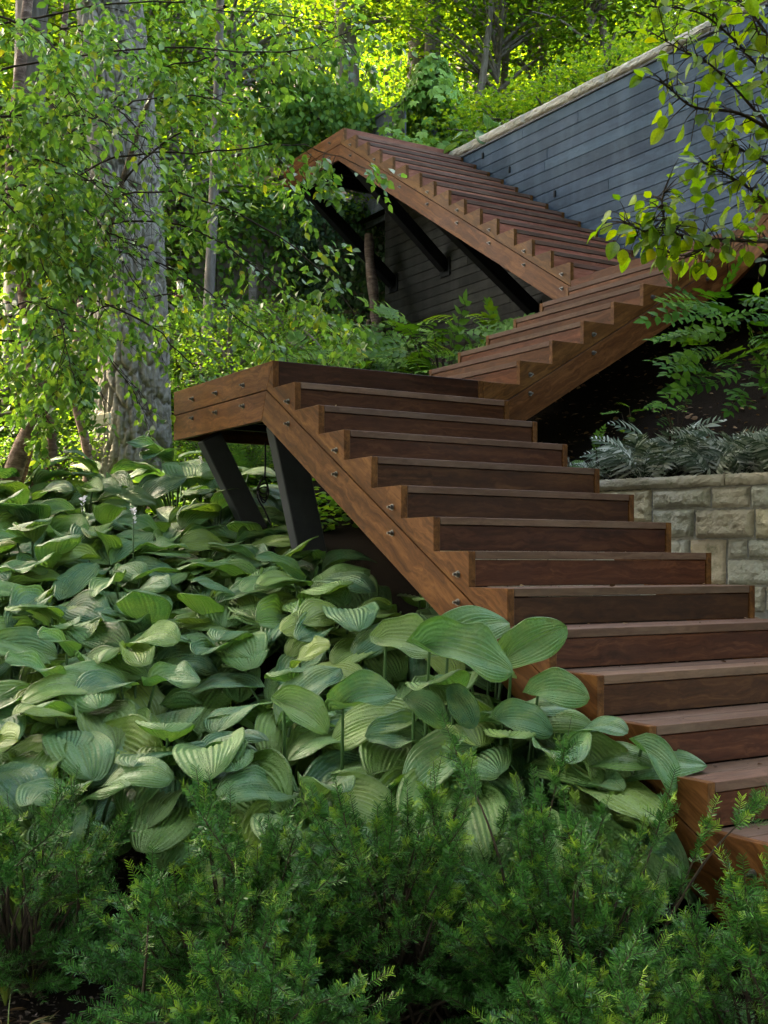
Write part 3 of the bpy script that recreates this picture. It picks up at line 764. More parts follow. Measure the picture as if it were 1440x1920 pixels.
V, Fq = lathe([(0, -.1), (.055, -.1), (.06, -.085), (0, -.088)]); link('tray', fast_mesh('tray', V + c, Fq, simple('red_tray', (.28, .05, .04), .5), True), t)
V, Fq = tube_arrays([c + (0, 0, .11), c + (.004, 0, .35), c + (0, 0, .62)], [.004] * 3, 5); link('hanger', fast_mesh('hanger', V, Fq, M['steel']), t)
# low fence of grey boards on the terrace beyond the top landing
t = thing('board_fence', 'short dark grey board fence above the top landing, creeper climbing over it', 'fence', (5.8, 8.2, 4.0))
zf = 5.25
for i in range(10):
    y0 = 7.72 + i * .145
    board('fence_board', (5.78, y0, 3.7), (5.78, y0, zf - .02), (0, 1, 0), .024, .138, M['fencegrey'], t)
board('top_rail', (5.78, 7.62, zf), (5.78, 9.2, zf), (0, 0, 1), .06, .035, M['fencegrey'], t)
board('back_rail', (5.82, 7.62, 4.2), (5.82, 9.2, 4.2), (0, 0, 1), .04, .09, M['fencegrey'], t)
# house with a shingle roof up the hill
hc = at(480, 170, 31.0); t = thing('hill_house', 'brown house with a sunlit shingle roof among the trees uphill', 'house', (hc[0], hc[1], hc[2] - 4))
hx = norm(RT * .97 + FW * .24); hy = np.array([-hx[1], hx[0], 0])
wl = 5.2
o_ = np.array([hc[0], hc[1], 0])
zE, zR = at(480, 214, 31)[2], at(480, 140, 31)[2] + .9
zb = float(ground_z(hc[0], hc[1])) - .5
mw_ = basis(hx, (0, 0, 1), (*(o_ + hy * 2.6)[:2], (zE + zb) / 2)); link('wall', box_mesh(wl - .4, 4.4, zE - zb, M['housewall']), t, mw_)
roof = link('roof', box_mesh(wl, .06, math.hypot(2.7, zR - zE), M['housewall']), t, basis(hx, np.append((hy * 2.7)[:2], zR - zE), (*(o_ + hy * (1.38))[:2], (zE + zR) / 2 - .06)))
nsl = 22
for i in range(nsl):
    f = (i + .5) / nsl; c = o_ + hy * (2.7 * f + .02); z = zE + (zR - zE) * f
    for s in range(4):
        L = wl / 4; cc = c + hx * (-wl / 2 + L * (s + .5))
        dirv = norm(np.array([hy[0] * 2.7, hy[1] * 2.7, (zR - zE) * .80]))
        link('shingle', box_mesh(L - .01, .03, 2.7 / nsl * 1.55, M['shingle']), roof, basis(hx, dirv, (cc[0], cc[1], z + .03)))
board('fascia', np.append((o_ - hx * wl / 2 - hy * .03)[:2], zE - .04), np.append((o_ + hx * wl / 2 - hy * .03)[:2], zE - .04), (0, 0, 1), .04, .18, M['housewall'], t)

# ------------------------------------------------------------------ plants: shared shapes
def frame_mat(p, y, n, s=1.0):
    y = Vector([float(c) for c in norm(y)]); n = Vector([float(c) for c in n]); x = y.cross(n).normalized(); z = x.cross(y)
    m = Matrix((x * s, y * s, z * s)).transposed().to_4x4(); m.translation = Vector([float(c) for c in p]); return m
def grid_faces(nu, nv):
    i = np.arange(nu - 1)[:, None] * nv; j = np.arange(nv - 1)[None, :]
    return np.stack([i + j, i + j + 1, i + nv + j + 1, i + nv + j], -1).reshape(-1, 4)
def hosta_leaf(seed, curl=0.0):
    r = np.random.default_rng(seed); nu, nv = 20, 45
    u = np.linspace(0, 1, nu) ** .9; v = np.linspace(-1, 1, nv)
    hw = u ** .42 * (1 - u) ** .62; hw = hw / hw.max() * r.uniform(.33, .42)
    hw[-1] = 0
    th0 = r.uniform(.25, .55); bend = r.uniform(.7, 1.5); th = th0 - bend * u ** 1.3
    du = np.diff(u, prepend=0); yy = np.cumsum(np.cos(th) * du); zz = np.cumsum(np.sin(th) * du)
    tw = r.uniform(-.35, .35) * (1 + curl); cup = r.uniform(-.10, .55) + curl * r.uniform(.4, 1.0); ph = r.uniform(0, 6.28, 4); wav = r.uniform(.008, .032) * (1 + 1.5 * curl); side = r.uniform(-.10, .10)
    U, Vv = np.meshgrid(u, v, indexing='ij'); H = hw[:, None]
    ang = np.abs(Vv) * cup * (1.1 - .9 * U) * np.sign(1) - .55 * np.abs(Vv) ** 2 * U * r.uniform(.2, .9)
    X = H * Vv * np.cos(ang); Zc = H * np.abs(Vv) * np.sin(ang)
    Y = yy[:, None] - .20 * np.abs(Vv) ** 1.6 * (1 - U) ** 5 * 1.0
    Zc = Zc + .0115 * np.cos(Vv * math.pi * 11) * np.sin(math.pi * np.clip(U, 0, 1)) ** .6 * (1 - .3 * np.abs(Vv))
    for k, s in enumerate((-1, 1)):
        Zc = Zc + (np.sign(Vv) == s) * wav * np.abs(Vv) ** 2.2 * np.sin(U * r.uniform(9, 15) + ph[k]) * (H / .38)
    Zc = Zc + .012 * np.sin(U * 9 + ph[2]) * np.sin(Vv * 3 + ph[3])
    a = tw * U; X2 = X * np.cos(a) - Zc * np.sin(a); Z2_ = X * np.sin(a) + Zc * np.cos(a)
    P = np.stack([X2 + side * U ** 2, Y, zz[:, None] + Z2_], -1).reshape(-1, 3)
    uv = np.stack([U, Vv * .5 + .5], -1).reshape(-1, 2)
    return fast_mesh('hosta_leaf', P, grid_faces(nu, nv), M['hosta'], True, uv)
HOSTA = [hosta_leaf(100 + i) for i in range(22)] + [hosta_leaf(150 + i, .5 + .2 * (i % 3)) for i in range(9)]
CURL = HOSTA[22:]

def leaflet(L, w, y0=0.0, ang=0.0, org=(0, 0), fold=.10, droop=.12, z0=0.0):
    """a folded pointed leaflet of four quads"""
    pts = [(0, 0, 0), (.42 * w, .22 * L, fold * w), (.5 * w, .55 * L, fold * w - droop * .3 * L), (0, L, -droop * L), (-.5 * w, .55 * L, fold * w - droop * .3 * L), (-.42 * w, .22 * L, fold * w), (0, .22 * L, 0), (0, .55 * L, -droop * .3 * L)]
    V = np.array(pts); c, s = math.cos(ang), math.sin(ang)
    R = np.array([[c, s, 0], [-s, c, 0], [0, 0, 1]]); V = V @ R + np.array([org[0], org[1] + y0, z0])
    Fq = np.array([(0, 1, 2, 7), (0, 7, 4, 5), (7, 2, 3, 3), (7, 3, 4, 4)])
    Fq = np.array([(6, 0, 1, 2), (6, 2, 3, 7), (6, 7, 3, 4), (6, 4, 5, 0)])
    return V, Fq
def pinnate_leaf(seed, pairs=6, L=.40, ll=.115, lw=.056, mat='pinnate'):
    r = np.random.default_rng(seed); parts = []
    arc = lambda t: -.16 * L * (t ** 2) * 2
    for i in range(pairs):
        t = .18 + .76 * i / (pairs - 1); sz = 1 - .35 * abs(t - .45) * 1.6
        for s in (-1, 1):
            parts.append(leaflet(ll * sz * r.uniform(.9, 1.1), lw * sz, 0, s * r.uniform(.95, 1.2), (0, t * L), z0=arc(t), droop=r.uniform(.05, .25)))
    parts.append(leaflet(ll * .95, lw * .95, 0, 0, (0, L * .96), z0=arc(.96)))
    st = np.array([[0, y, arc(y / L) - .002] for y in np.linspace(0, L, 6)]); parts.append(tube_arrays(st, np.linspace(.0035, .0015, 6), 4))
    V, Fq = merge(parts); return fast_mesh('pinnate_leaf', V, Fq, M[mat])
PINN = [pinnate_leaf(10 + i) for i in range(4)]
PIND = [pinnate_leaf(16 + i, 5, .36, .125, .064, 'pinnate_dark') for i in range(4)]
def fern_frond(seed, mat, L=.42, pairs=14):
    r = np.random.default_rng(seed); parts = []
    arc = lambda t: .22 * L * math.sin(t * 2.2) - .18 * L * t ** 2
    for i in range(pairs):
        t = .12 + .86 * i / (pairs - 1); pl = .34 * L * (math.sin(math.pi * (.12 + .88 * t) ** .8)) ** .9 * 1.0 + .01
        for s in (-1, 1):
            a = s * (1.25 - .45 * t) + r.uniform(-.06, .06); d = np.array([math.sin(a), math.cos(a)])
            nn = max(3, int(pl / .0125))
            for j in range(nn):
                q = (j + .6) / nn; w = .0155 * (1 - q) ** .7 + .004
                for s2 in (-1, 1):
                    b_ = a + s2 * 1.05; o = d * pl * q
                    parts.append((np.array([[0, 0, 0], [.35, .45, .05], [0, 1, -.05], [-.35, .45, .05]]) * np.array([w * .75, w, w]) @ np.array([[math.cos(b_), -math.sin(b_), 0], [math.sin(b_), math.cos(b_), 0], [0, 0, 1]]).T.dot(np.eye(3))
                                  * np.array([1, 1, 1]) + np.array([o[0], t * L + o[1], arc(t) - .10 * pl * q * q]), np.array([[0, 1, 2, 3]])))
    st = np.array([[0, y * L, arc(y)] for y in np.linspace(0, 1, 8)]); parts.append(tube_arrays(st, np.linspace(.003, .001, 8), 4))
    V, Fq = merge(parts); return fast_mesh('fern_frond', V, Fq, mat)
def simple_fern(seed, mat, L=.42, pairs=13):
    r = np.random.default_rng(seed); parts = []
    arc = lambda t: .24 * L * math.sin(t * 2.2) - .20 * L * t ** 2
    for i in range(pairs):
        t = .14 + .84 * i / (pairs - 1); pl = .36 * L * (math.sin(math.pi * (.14 + .86 * t) ** .8)) ** .9 + .012
        for s in (-1, 1): parts.append(leaflet(pl * r.uniform(.85, 1.1), .021 * (.5 + pl / (.36 * L) * .6), 0, s * (1.25 - .5 * t) + r.uniform(-.08, .08), (0, t * L), fold=.25, droop=r.uniform(.05, .35), z0=arc(t)))
    st = np.array([[0, y * L, arc(y)] for y in np.linspace(0, 1, 8)]); parts.append(tube_arrays(st, np.linspace(.003, .001, 8), 4))
    V, Fq = merge(parts); return fast_mesh('fern_frond', V, Fq, mat)
FERN = [simple_fern(30 + i, M['fern']) for i in range(4)]
GFERN = [fern_frond(40 + i, M['pinnate'], .5, 16) for i in range(2)]
def creeper_leaf(seed):
    r = np.random.default_rng(seed); parts = []
    for a, s in ((0, 1), (.75, .92), (-.75, .92), (1.6, .68), (-1.6, .68)):
        parts.append(leaflet(.095 * s, .046 * s, 0, a + r.uniform(-.1, .1), (0, 0), droop=r.uniform(.1, .3)))
    V, Fq = merge(parts); return fast_mesh('creeper_leaf', V, Fq, M['creeper'])
CREEP = [creeper_leaf(50 + i) for i in range(4)]
def broad_leaf(seed, mat):
    r = np.random.default_rng(seed); nu, nv = 8, 7; u = np.linspace(0, 1, nu); v = np.linspace(-1, 1, nv)
    hw = np.sin(math.pi * u ** .85) ** .72 * .33; hw[0] = .01; hw[-1] = 0
    U, Vv = np.meshgrid(u, v, indexing='ij'); bend = r.uniform(.2, .7)
    Z = -bend * .35 * U ** 2 + .22 * np.abs(Vv) * hw[:, None] * r.uniform(.3, 1.6) + .02 * np.sin(U * 10 + np.abs(Vv) * 3) * np.abs(Vv)
    P = np.stack([hw[:, None] * Vv + .05 * r.normal() * U ** 2, U, Z], -1).reshape(-1, 3)
    return fast_mesh('broad_leaf', P, grid_faces(nu, nv), mat, True)
DOG = [broad_leaf(60 + i, M['dogwood']) for i in range(5)]

# ------------------------------------------------------------------ hosta bed
rng = np.random.default_rng(21)
def hosta(name, label, x, y, n, size, group=None, face=None, hgt=.42, zb=None, spread=1.0, stiff=0.0):
    zg = float(ground_z(x, y)) if zb is None else zb
    t = thing(name, label, 'hosta', (x, y, zg), group)
    stems = []
    for i in range(n):
        a = 2 * math.pi * (i * .618 + rng.uniform(-.08, .08)); q = (i + .5) / n         # q 0 = inner upright, 1 = outer low
        if face is not None and rng.random() < .55: a = face + rng.normal() * .75
        dirv = np.array([math.cos(a), math.sin(a), 0])
        s = size * rng.uniform(.78, 1.12) * (.82 + .22 * q)
        out = (.06 + .30 * q) * spread * rng.uniform(.8, 1.2); h = hgt * (1.12 - .62 * q ** 1.4) * rng.uniform(.88, 1.12)
        p = np.array([x, y, zg]) + dirv * out + np.array([0, 0, h])
        pitch = .36 - 1.25 * q + rng.normal() * .16 + stiff
        yv = dirv * math.cos(pitch) + np.array([0, 0, math.sin(pitch)])
        side = np.cross(dirv, (0, 0, 1)); nrm = -dirv * math.sin(pitch) + np.array([0, 0, math.cos(pitch)]) + side * rng.normal() * .18 - FW * .30
        link('leaf', HOSTA[rng.integers(len(HOSTA))], t, frame_mat(p, yv, nrm, s))
        base = np.array([x, y, zg - .02]) + dirv * .02
        stems.append(tube_arrays(smooth_path([base, base * .45 + p * .55 + np.array([0, 0, .06]), p + yv * s * .03], 7), np.linspace(.011, .006, 7), 5))
    V, Fq = merge(stems); link('stalks', fast_mesh('stalks', V, Fq, M['stalk'], True), t, kind='stuff')
    return t
HG = 'hostas massed in the bed left of the stairs'
LBL = 'large ribbed blue-green hosta clump massed with others in the bed left of the stairs'
TO_CAM = math.atan2(-.8, -.55)
spots = []
for d in np.arange(4.75, 9.3, .40):
    lo = -.335 * d; 
    for l in np.arange(lo - .1, 2.2, .47):
        p = CAM[:2] + FW[:2] * d + RT[:2] * (l + rng.uniform(-.13, .13)) + FW[:2] * rng.uniform(-.12, .12)
        x, y = p
        if x > (.35 if y > -2.5 else -.22) and y < .1: continue                     # stairs
        if y >= .1 and x > .5: continue
        if d > 8.3 and l > -1.0 and x > .2: continue
        spots.append((x, y, d, l))
for (x, y, d, l) in spots:
    pxx = 720 + F_PX * l / d
    if x > -.25: lbl, grp = 'large hosta clump shaded under the side of the lowest flight', 'hostas under the stair side'
    elif d > 8.1: lbl, grp = 'bluish hosta clump along the back edge of the bed', 'hostas along the back of the bed'
    elif pxx < 130: lbl, grp = 'large hosta clump cut by the left edge of the photo', 'hostas at the left edge'
    elif d < 5.3: lbl, grp = 'large ribbed hosta clump at the front of the bed directly behind the yews', 'hostas along the front of the bed'
    else: lbl, grp = 'large ribbed blue-green hosta clump in the middle of the bed left of the stairs', HG
    hosta('hosta', lbl, x, y, 12 if d < 8 else 10, (.37 if d < 6.5 else .39), grp, TO_CAM, (.52 if x > -.25 and -2.2 < y < -.5 else (.30 if y > .1 and x > -.5 else .40)) + .06 * rng.random())
# individual ones that stand out
p = at(900, 1330, 4.95); hosta('hosta', 'big hosta whose upright leaves lean over the side of the lowest flight', p[0] - .05, p[1], 12, .36, None, math.atan2(-.6, .8), .50, None, 1.0, .25)
p = at(1130, 1480, 4.55); hosta('hosta', 'crumpled hosta beside the lowest visible steps, behind the yew', p[0] - .02, p[1], 8, .30, None, math.atan2(-.9, .4), .38, None, .8, .1)
p = at(1010, 1400, 4.75); hosta('hosta', 'hosta with one long curled leaf touching the dark steps', p[0], p[1], 10, .34, None, math.atan2(-.6, .8), .48, None, 1.0, .2)
p = at(330, 880, 9.6); hosta('hosta', 'tall dark blue hosta at the foot of the big grey trunk', p[0], p[1], 12, .40, None, TO_CAM, .5)
p = at(190, 905, 9.4); hosta('hosta', 'blue-green hosta with a broad upright leaf left of the big trunk', p[0], p[1], 12, .38, None, TO_CAM, .45)
p = at(440, 880, 9.3); hosta('hosta', 'hosta with a pale flower spike behind the slanting steel post', p[0], p[1], 11, .36, None, TO_CAM, .48)
def set_leaf(t, b, e, n, w=1.0, seed=0):
    b = at(*b); e = at(*e); v = e - b; L = np.linalg.norm(v)
    link('leaf', CURL[seed % len(CURL)], t, frame_mat(b - v * .03, v + np.array([0, 0, .10 * L]), n, L * .92 * w))
    g = np.array([b[0], b[1], float(ground_z(b[0], b[1]))]); g = g + FW * .12; g[0] = min(g[0], -.10)
    V, Fq = tube_arrays(smooth_path([g, (g + b) / 2 + FW * .06 + np.array([0, 0, .05]), b + v * .03], 8), np.linspace(.010, .006, 8), 5); link('stalk', fast_mesh('stalk', V, Fq, M['stalk'], True), t)
UPC = np.array([0, 0, .8]) - FW * .8
ht = [o for o in ROOTS if o.get('label', '').startswith('big hosta whose')][0]
for i, (b_, e_, n_) in enumerate((((836, 1212, 4.95), (975, 1142, 4.92), UPC + RT * .3), ((956, 1232, 4.80), (1085, 1172, 4.76), UPC + RT * .5), ((800, 1215, 4.72), (985, 1282, 4.62), UPC), ((850, 1300, 4.65), (885, 1385, 4.58), UPC),
        ((720, 1200, 4.9), (850, 1255, 4.82), UPC - RT * .2), ((640, 1330, 4.7), (765, 1315, 4.6), UPC), ((1005, 1300, 4.66), (1125, 1318, 4.58), UPC + RT * .2), ((940, 1350, 4.6), (1058, 1385, 4.5), UPC + RT * .1), ((530, 1320, 4.7), (630, 1395, 4.6), UPC), ((775, 1315, 4.7), (850, 1365, 4.6), UPC - RT * .2))):
    set_leaf(ht, b_, e_, n_, 1.0, i * 5 + 1)
ht = [o for o in ROOTS if o.get('label', '').startswith('crumpled hosta')][0]
for i, (b_, e_, n_) in enumerate((((1100, 1400, 4.50), (1160, 1515, 4.40), UPC), ((1200, 1402, 4.40), (1285, 1488, 4.28), UPC + RT * .6), ((1070, 1440, 4.45), (1105, 1520, 4.4), UPC - RT * .4))):
    set_leaf(ht, b_, e_, n_, 1.12, i * 7 + 3)
for (px, d, lb) in ((850, 4.95, 'hosta clump filling the corner between the yews and the stair side'), (960, 4.75, 'hosta clump pressed against the stair side, above the centre yew'), (1060, 4.60, 'hosta clump low against the stair side near the crumpled one')):
    p = at(px, 1400, d); hosta('hosta', lb, min(p[0], -.22), p[1], 12, .36, None, math.atan2(-.8, .2), .56, None, 1.0, .05)
# pale flower spikes
for (px, py, d) in ((250, 965, 7.2), (155, 945, 7.8), (378, 868, 9.2)):
    p = at(px, py, d); b = p - np.array([0.02, 0, .55])
    t = thing('flower_spike', {250: 'white hosta flower spike above the middle of the bed', 155: 'small pale hosta flower spike at the back left of the bed', 378: 'pale hosta flower spike beside the slanting steel post'}[px], 'flower', b)
    V, Fq = tube_arrays([b, (b + p) / 2 + (.01, 0, 0), p], [.006, .005, .004], 5); link('stem', fast_mesh('stem', V, Fq, M['stalk']), t)
    n = 16; a = rng.random(n) * 6.28; Yv = np.stack([np.cos(a), np.sin(a), rng.uniform(.1, 1.2, n)], 1)
    V, Fq = scatter(LEAF_V, LEAF_F, p + np.stack([np.zeros(n), np.zeros(n), rng.uniform(-.06, .04, n)], 1), Yv, rng.normal(size=(n, 3)), rng.uniform(.022, .036, n))
    link('petals', fast_mesh('petals', V, Fq, M['flower']), t, kind='stuff')

# ------------------------------------------------------------------ yew bushes
def yew(label, base, R, H, nb, seed, lean=(0, 0), extra=()):
    r = np.random.default_rng(seed)
    base = np.asarray(base, float)
    t = thing('yew_bush', label, 'yew', base, None)
    tubes = []; SP, SD, SN, SL = [], [], [], []
    shoots = []
    for i in range(nb):
        a = r.random() * 2 * math.pi; el = math.asin(r.uniform(.02, 1.0)); k = r.uniform(.55, 1.04)
        tip = base + np.array([math.cos(a) * math.cos(el) * R[0] * k + lean[0] * math.sin(el), math.sin(a) * math.cos(el) * R[1] * k + lean[1] * math.sin(el), math.sin(el) * H * k + .05])
        shoots.append((base + r.normal(size=3) * .05 * np.array([1, 1, 0]), tip))
    for (b_, tip) in extra: shoots.append((np.asarray(b_, float), np.asarray(tip, float)))
    for (b0, tip) in shoots:
        L = np.linalg.norm(tip - b0); mid = b0 * .5 + tip * .5 + np.array([0, 0, .08 * L]) + r.normal(size=3) * .06 * L
        path = smooth_path([b0, mid, tip], 14); tubes.append(tube_arrays(path, np.linspace(.007, .0016, 14), 5))
        T = norm(np.gradient(path, axis=0)); reach = min(.62, .20 / L + .12 * r.random())
        ns = int(r.integers(13, 20))
        for j in range(ns):
            f = 1 - (j / ns) ** 1.1 * reach; ii = f * 13; k0 = min(int(ii), 12); p = path[k0] * (1 - (ii - k0)) + path[k0 + 1] * (ii - k0); tg = T[k0]
            sd = norm(np.cross(tg, (0, 0, 1.0)) * (1 if j % 2 else -1) + r.normal(size=3) * .45)
            d = norm(tg * r.uniform(.45, 1.0) + sd * r.uniform(.5, 1.1) + np.array([0, 0, r.uniform(-.25, .45)]))
            ln = r.uniform(.04, .085) * (.8 + .5 * (1 - f) / reach)
            if j == 0: d = norm(tg + np.array([0, 0, .2])); ln = r.uniform(.07, .13)
            SP.append(p); SD.append(d); SL.append(ln); SN.append(norm(np.array([0, 0, .9]) - .45 * FW + r.normal(size=3) * .35))
    SP, SD, SN, SL = map(np.array, (SP, SD, SN, SL))
    ncount = 28
    X = norm(np.cross(SD, SN)); Zt = np.cross(X, SD)
    q = (np.arange(ncount) + .5) / ncount
    sidev = np.where(np.arange(ncount) % 2 == 0, 1.0, -1.0)
    pos = SP[:, None, :] + SD[:, None, :] * (SL[:, None] * q[None])[..., None] + Zt[:, None, :] * (-.10 * SL[:, None] * (q ** 2)[None])[..., None]
    lift = r.uniform(-.25, .95, (len(SP), ncount))
    fw_ = .45 + .75 * q ** 3
    nd = X[:, None, :] * (sidev[None, :, None]) + SD[:, None, :] * fw_[None, :, None] + Zt[:, None, :] * lift[..., None] + r.normal(size=(len(SP), ncount, 3)) * .07
    ln = .0235 * (1 - .45 * np.abs(q - .45) ** 1.5)[None] * r.uniform(.8, 1.15, (len(SP), ncount))
    nn = norm(Zt[:, None, :] + r.normal(size=(len(SP), ncount, 3)) * .18)
    V, Fq = scatter(NEEDLE_V * np.array([1.3, 1, 1]), NEEDLE_F, pos.reshape(-1, 3), nd.reshape(-1, 3), nn.reshape(-1, 3), ln.reshape(-1))
    me = fast_mesh('needles', V, Fq, M['yew'])
    young = (r.random(len(SP)) < .36) * r.uniform(.35, 1.0, len(SP)); young = young * ((SP[:, 2] - base[2]) > .35 * H)
    tipv = (young[:, None] * np.clip((q - .35) / .6, 0, 1)[None]).reshape(-1)
    at_ = me.attributes.new('tip', 'FLOAT', 'FACE'); at_.data.foreach_set('value', tipv.astype(np.float32))
    link('needles', me, t, kind='stuff')
    st = []
    for p, d, l in zip(SP, SD, SL): st.append(tube_arrays(np.array([p, p + d * l * .95]), [.0016, .0009], 3))
    V, Fq = merge(tubes + st); link('branches', fast_mesh('branches', V, Fq, M['twig']), t, kind='stuff')
    return t
def gpt(px, d):
    p = at(px, 1300, d); return np.array([p[0], p[1], float(ground_z(p[0], p[1]))])
yew('leftmost dark green yew bush in front of the hostas, bare mulch below it', gpt(50, 4.1), (.44, .38), 0.72, 86, 1)
yew('dense yew bush at the lower left with a bare upright twig', gpt(440, 3.8), (.50, .42), 0.74, 123, 2, extra=[(gpt(260, 3.6), at(285, 1640, 3.45))])
yew('low dark yew in front of the lower left yew bush', gpt(470, 3.3), (.42, .30), 0.47, 69, 3)
yew('tall centre yew bush hiding the lowest hosta leaves', gpt(760, 3.95), (.50, .40), 0.81, 123, 4)
yew('yew bush whose long shoots reach up to the bottom steps', gpt(1080, 3.75), (.52, .42), 0.70, 117, 5, extra=[(gpt(1130, 3.7), at(1425, 1505, 3.75)), (gpt(1120, 3.7), at(1330, 1540, 3.75)), (gpt(1100, 3.7), at(1250, 1505, 3.8)), (gpt(1000, 3.8), at(1060, 1405, 3.9)), (gpt(1000, 3.8), at(850, 1395, 3.95))])
yew('small yew in the bottom right corner before the stair side', gpt(1470, 3.35), (.42, .36), 0.63, 84, 6, extra=[(gpt(1440, 3.3), at(1300, 1730, 3.35)), (gpt(1440, 3.3), at(1290, 1850, 3.2))])
yew('low shadowed yew at the bottom edge below the stair side', gpt(1120, 3.2), (.36, .26), 0.42, 56, 7)
# ------------------------------------------------------------------ trees
def crown_twigs(path, n, length, rr, up=0.0, lo=.15, droop=.5):
    """side twigs of a limb: list of polylines"""
    T = norm(np.gradient(path, axis=0)); out = []; m = len(path)
    for i in range(n):
        f = lo + (1 - lo) * (i + rr.random()) / n; k = min(int(f * (m - 1)), m - 2)
        p = path[k] + (path[k + 1] - path[k]) * (f * (m - 1) - k)
        sd = norm(rr.normal(size=3) * np.array([1, 1, .45])); d = norm(T[k] * rr.uniform(.4, 1.0) + sd * .9 + np.array([0, 0, up]))
        L = length * rr.uniform(.5, 1.2) * (1.1 - .5 * f)
        q = [p]
        for s in range(4):
            d = norm(d + np.array([0, 0, -droop * .28]) + rr.normal(size=3) * .12); q.append(q[-1] + d * L / 4)
        out.append(np.array(q))
    return out
def leaves_on(twigs, per, size, rr, spread=.03, updir=1.0, flat=.55):
    P, Y, Nn, S = [], [], [], []
    for q in twigs:
        T = norm(np.gradient(q, axis=0)); m = len(q)
        for i in range(per):
            f = .12 + .88 * (i + rr.random()) / per; k = min(int(f * (m - 1)), m - 2)
            p = q[k] + (q[k + 1] - q[k]) * (f * (m - 1) - k); s = 1 if i % 2 else -1
            sd = norm(np.cross(T[k], (0, 0, 1.0)))
            P.append(p + rr.normal(size=3) * spread); Y.append(norm(T[k] * .6 + sd * s * .8 + np.array([0, 0, -.45]) + rr.normal(size=3) * .35))
            Nn.append(np.array([0, 0, updir]) + rr.normal(size=3) * flat); S.append(size * rr.uniform(.65, 1.2))
    return np.array(P), np.array(Y), np.array(Nn), np.array(S)
def leafy(t, limbs, ntw, tl, per, size, mat, seed, r0=.014, sub=True, droop=.5, name='crown', leafV=LEAF_V, keep=None):
    rr = np.random.default_rng(seed); tubes = []; tw = []
    for L in limbs:
        path = smooth_path(L, 22) if len(L) < 20 else np.asarray(L); tubes.append(tube_arrays(path, np.linspace(r0, .003, len(path)), 5))
        a = crown_twigs(path, ntw, tl, rr, lo=.12, droop=droop)
        for q in a:
            tubes.append(tube_arrays(q, np.linspace(.0035, .0012, len(q)), 3))
            tw.append(q)
            if sub:
                b = crown_twigs(q, 3, tl * .5, rr, lo=.2, droop=droop)
                for q2 in b: tw.append(q2); tubes.append(tube_arrays(q2, np.linspace(.002, .0008, len(q2)), 3))
    P, Y, Nn, S = leaves_on(tw, per, size, rr)
    if keep is not None:
        k_ = keep(P, rr); P, Y, Nn, S = P[k_], Y[k_], Nn[k_], S[k_]
    V, Fq = scatter(leafV, LEAF_F, P, Y, Nn, S)
    link(name, fast_mesh(name, V, Fq, mat), t, kind='stuff')
    V, Fq = merge(tubes); link('branches', fast_mesh('branches', V, Fq, M['twig'], True), t, kind='stuff')
def trunk(t, pts, r0, r1, mat, k=12, n=40, wob=.06, seed=0):
    rr = np.random.default_rng(seed); path = smooth_path(pts, n); rad = np.linspace(r0, r1, n) * (1 + wob * rr.normal(size=n) * .5)
    V, Fq = tube_arrays(path, rad, k); return link('trunk', fast_mesh('trunk', V, Fq, mat, True), t)

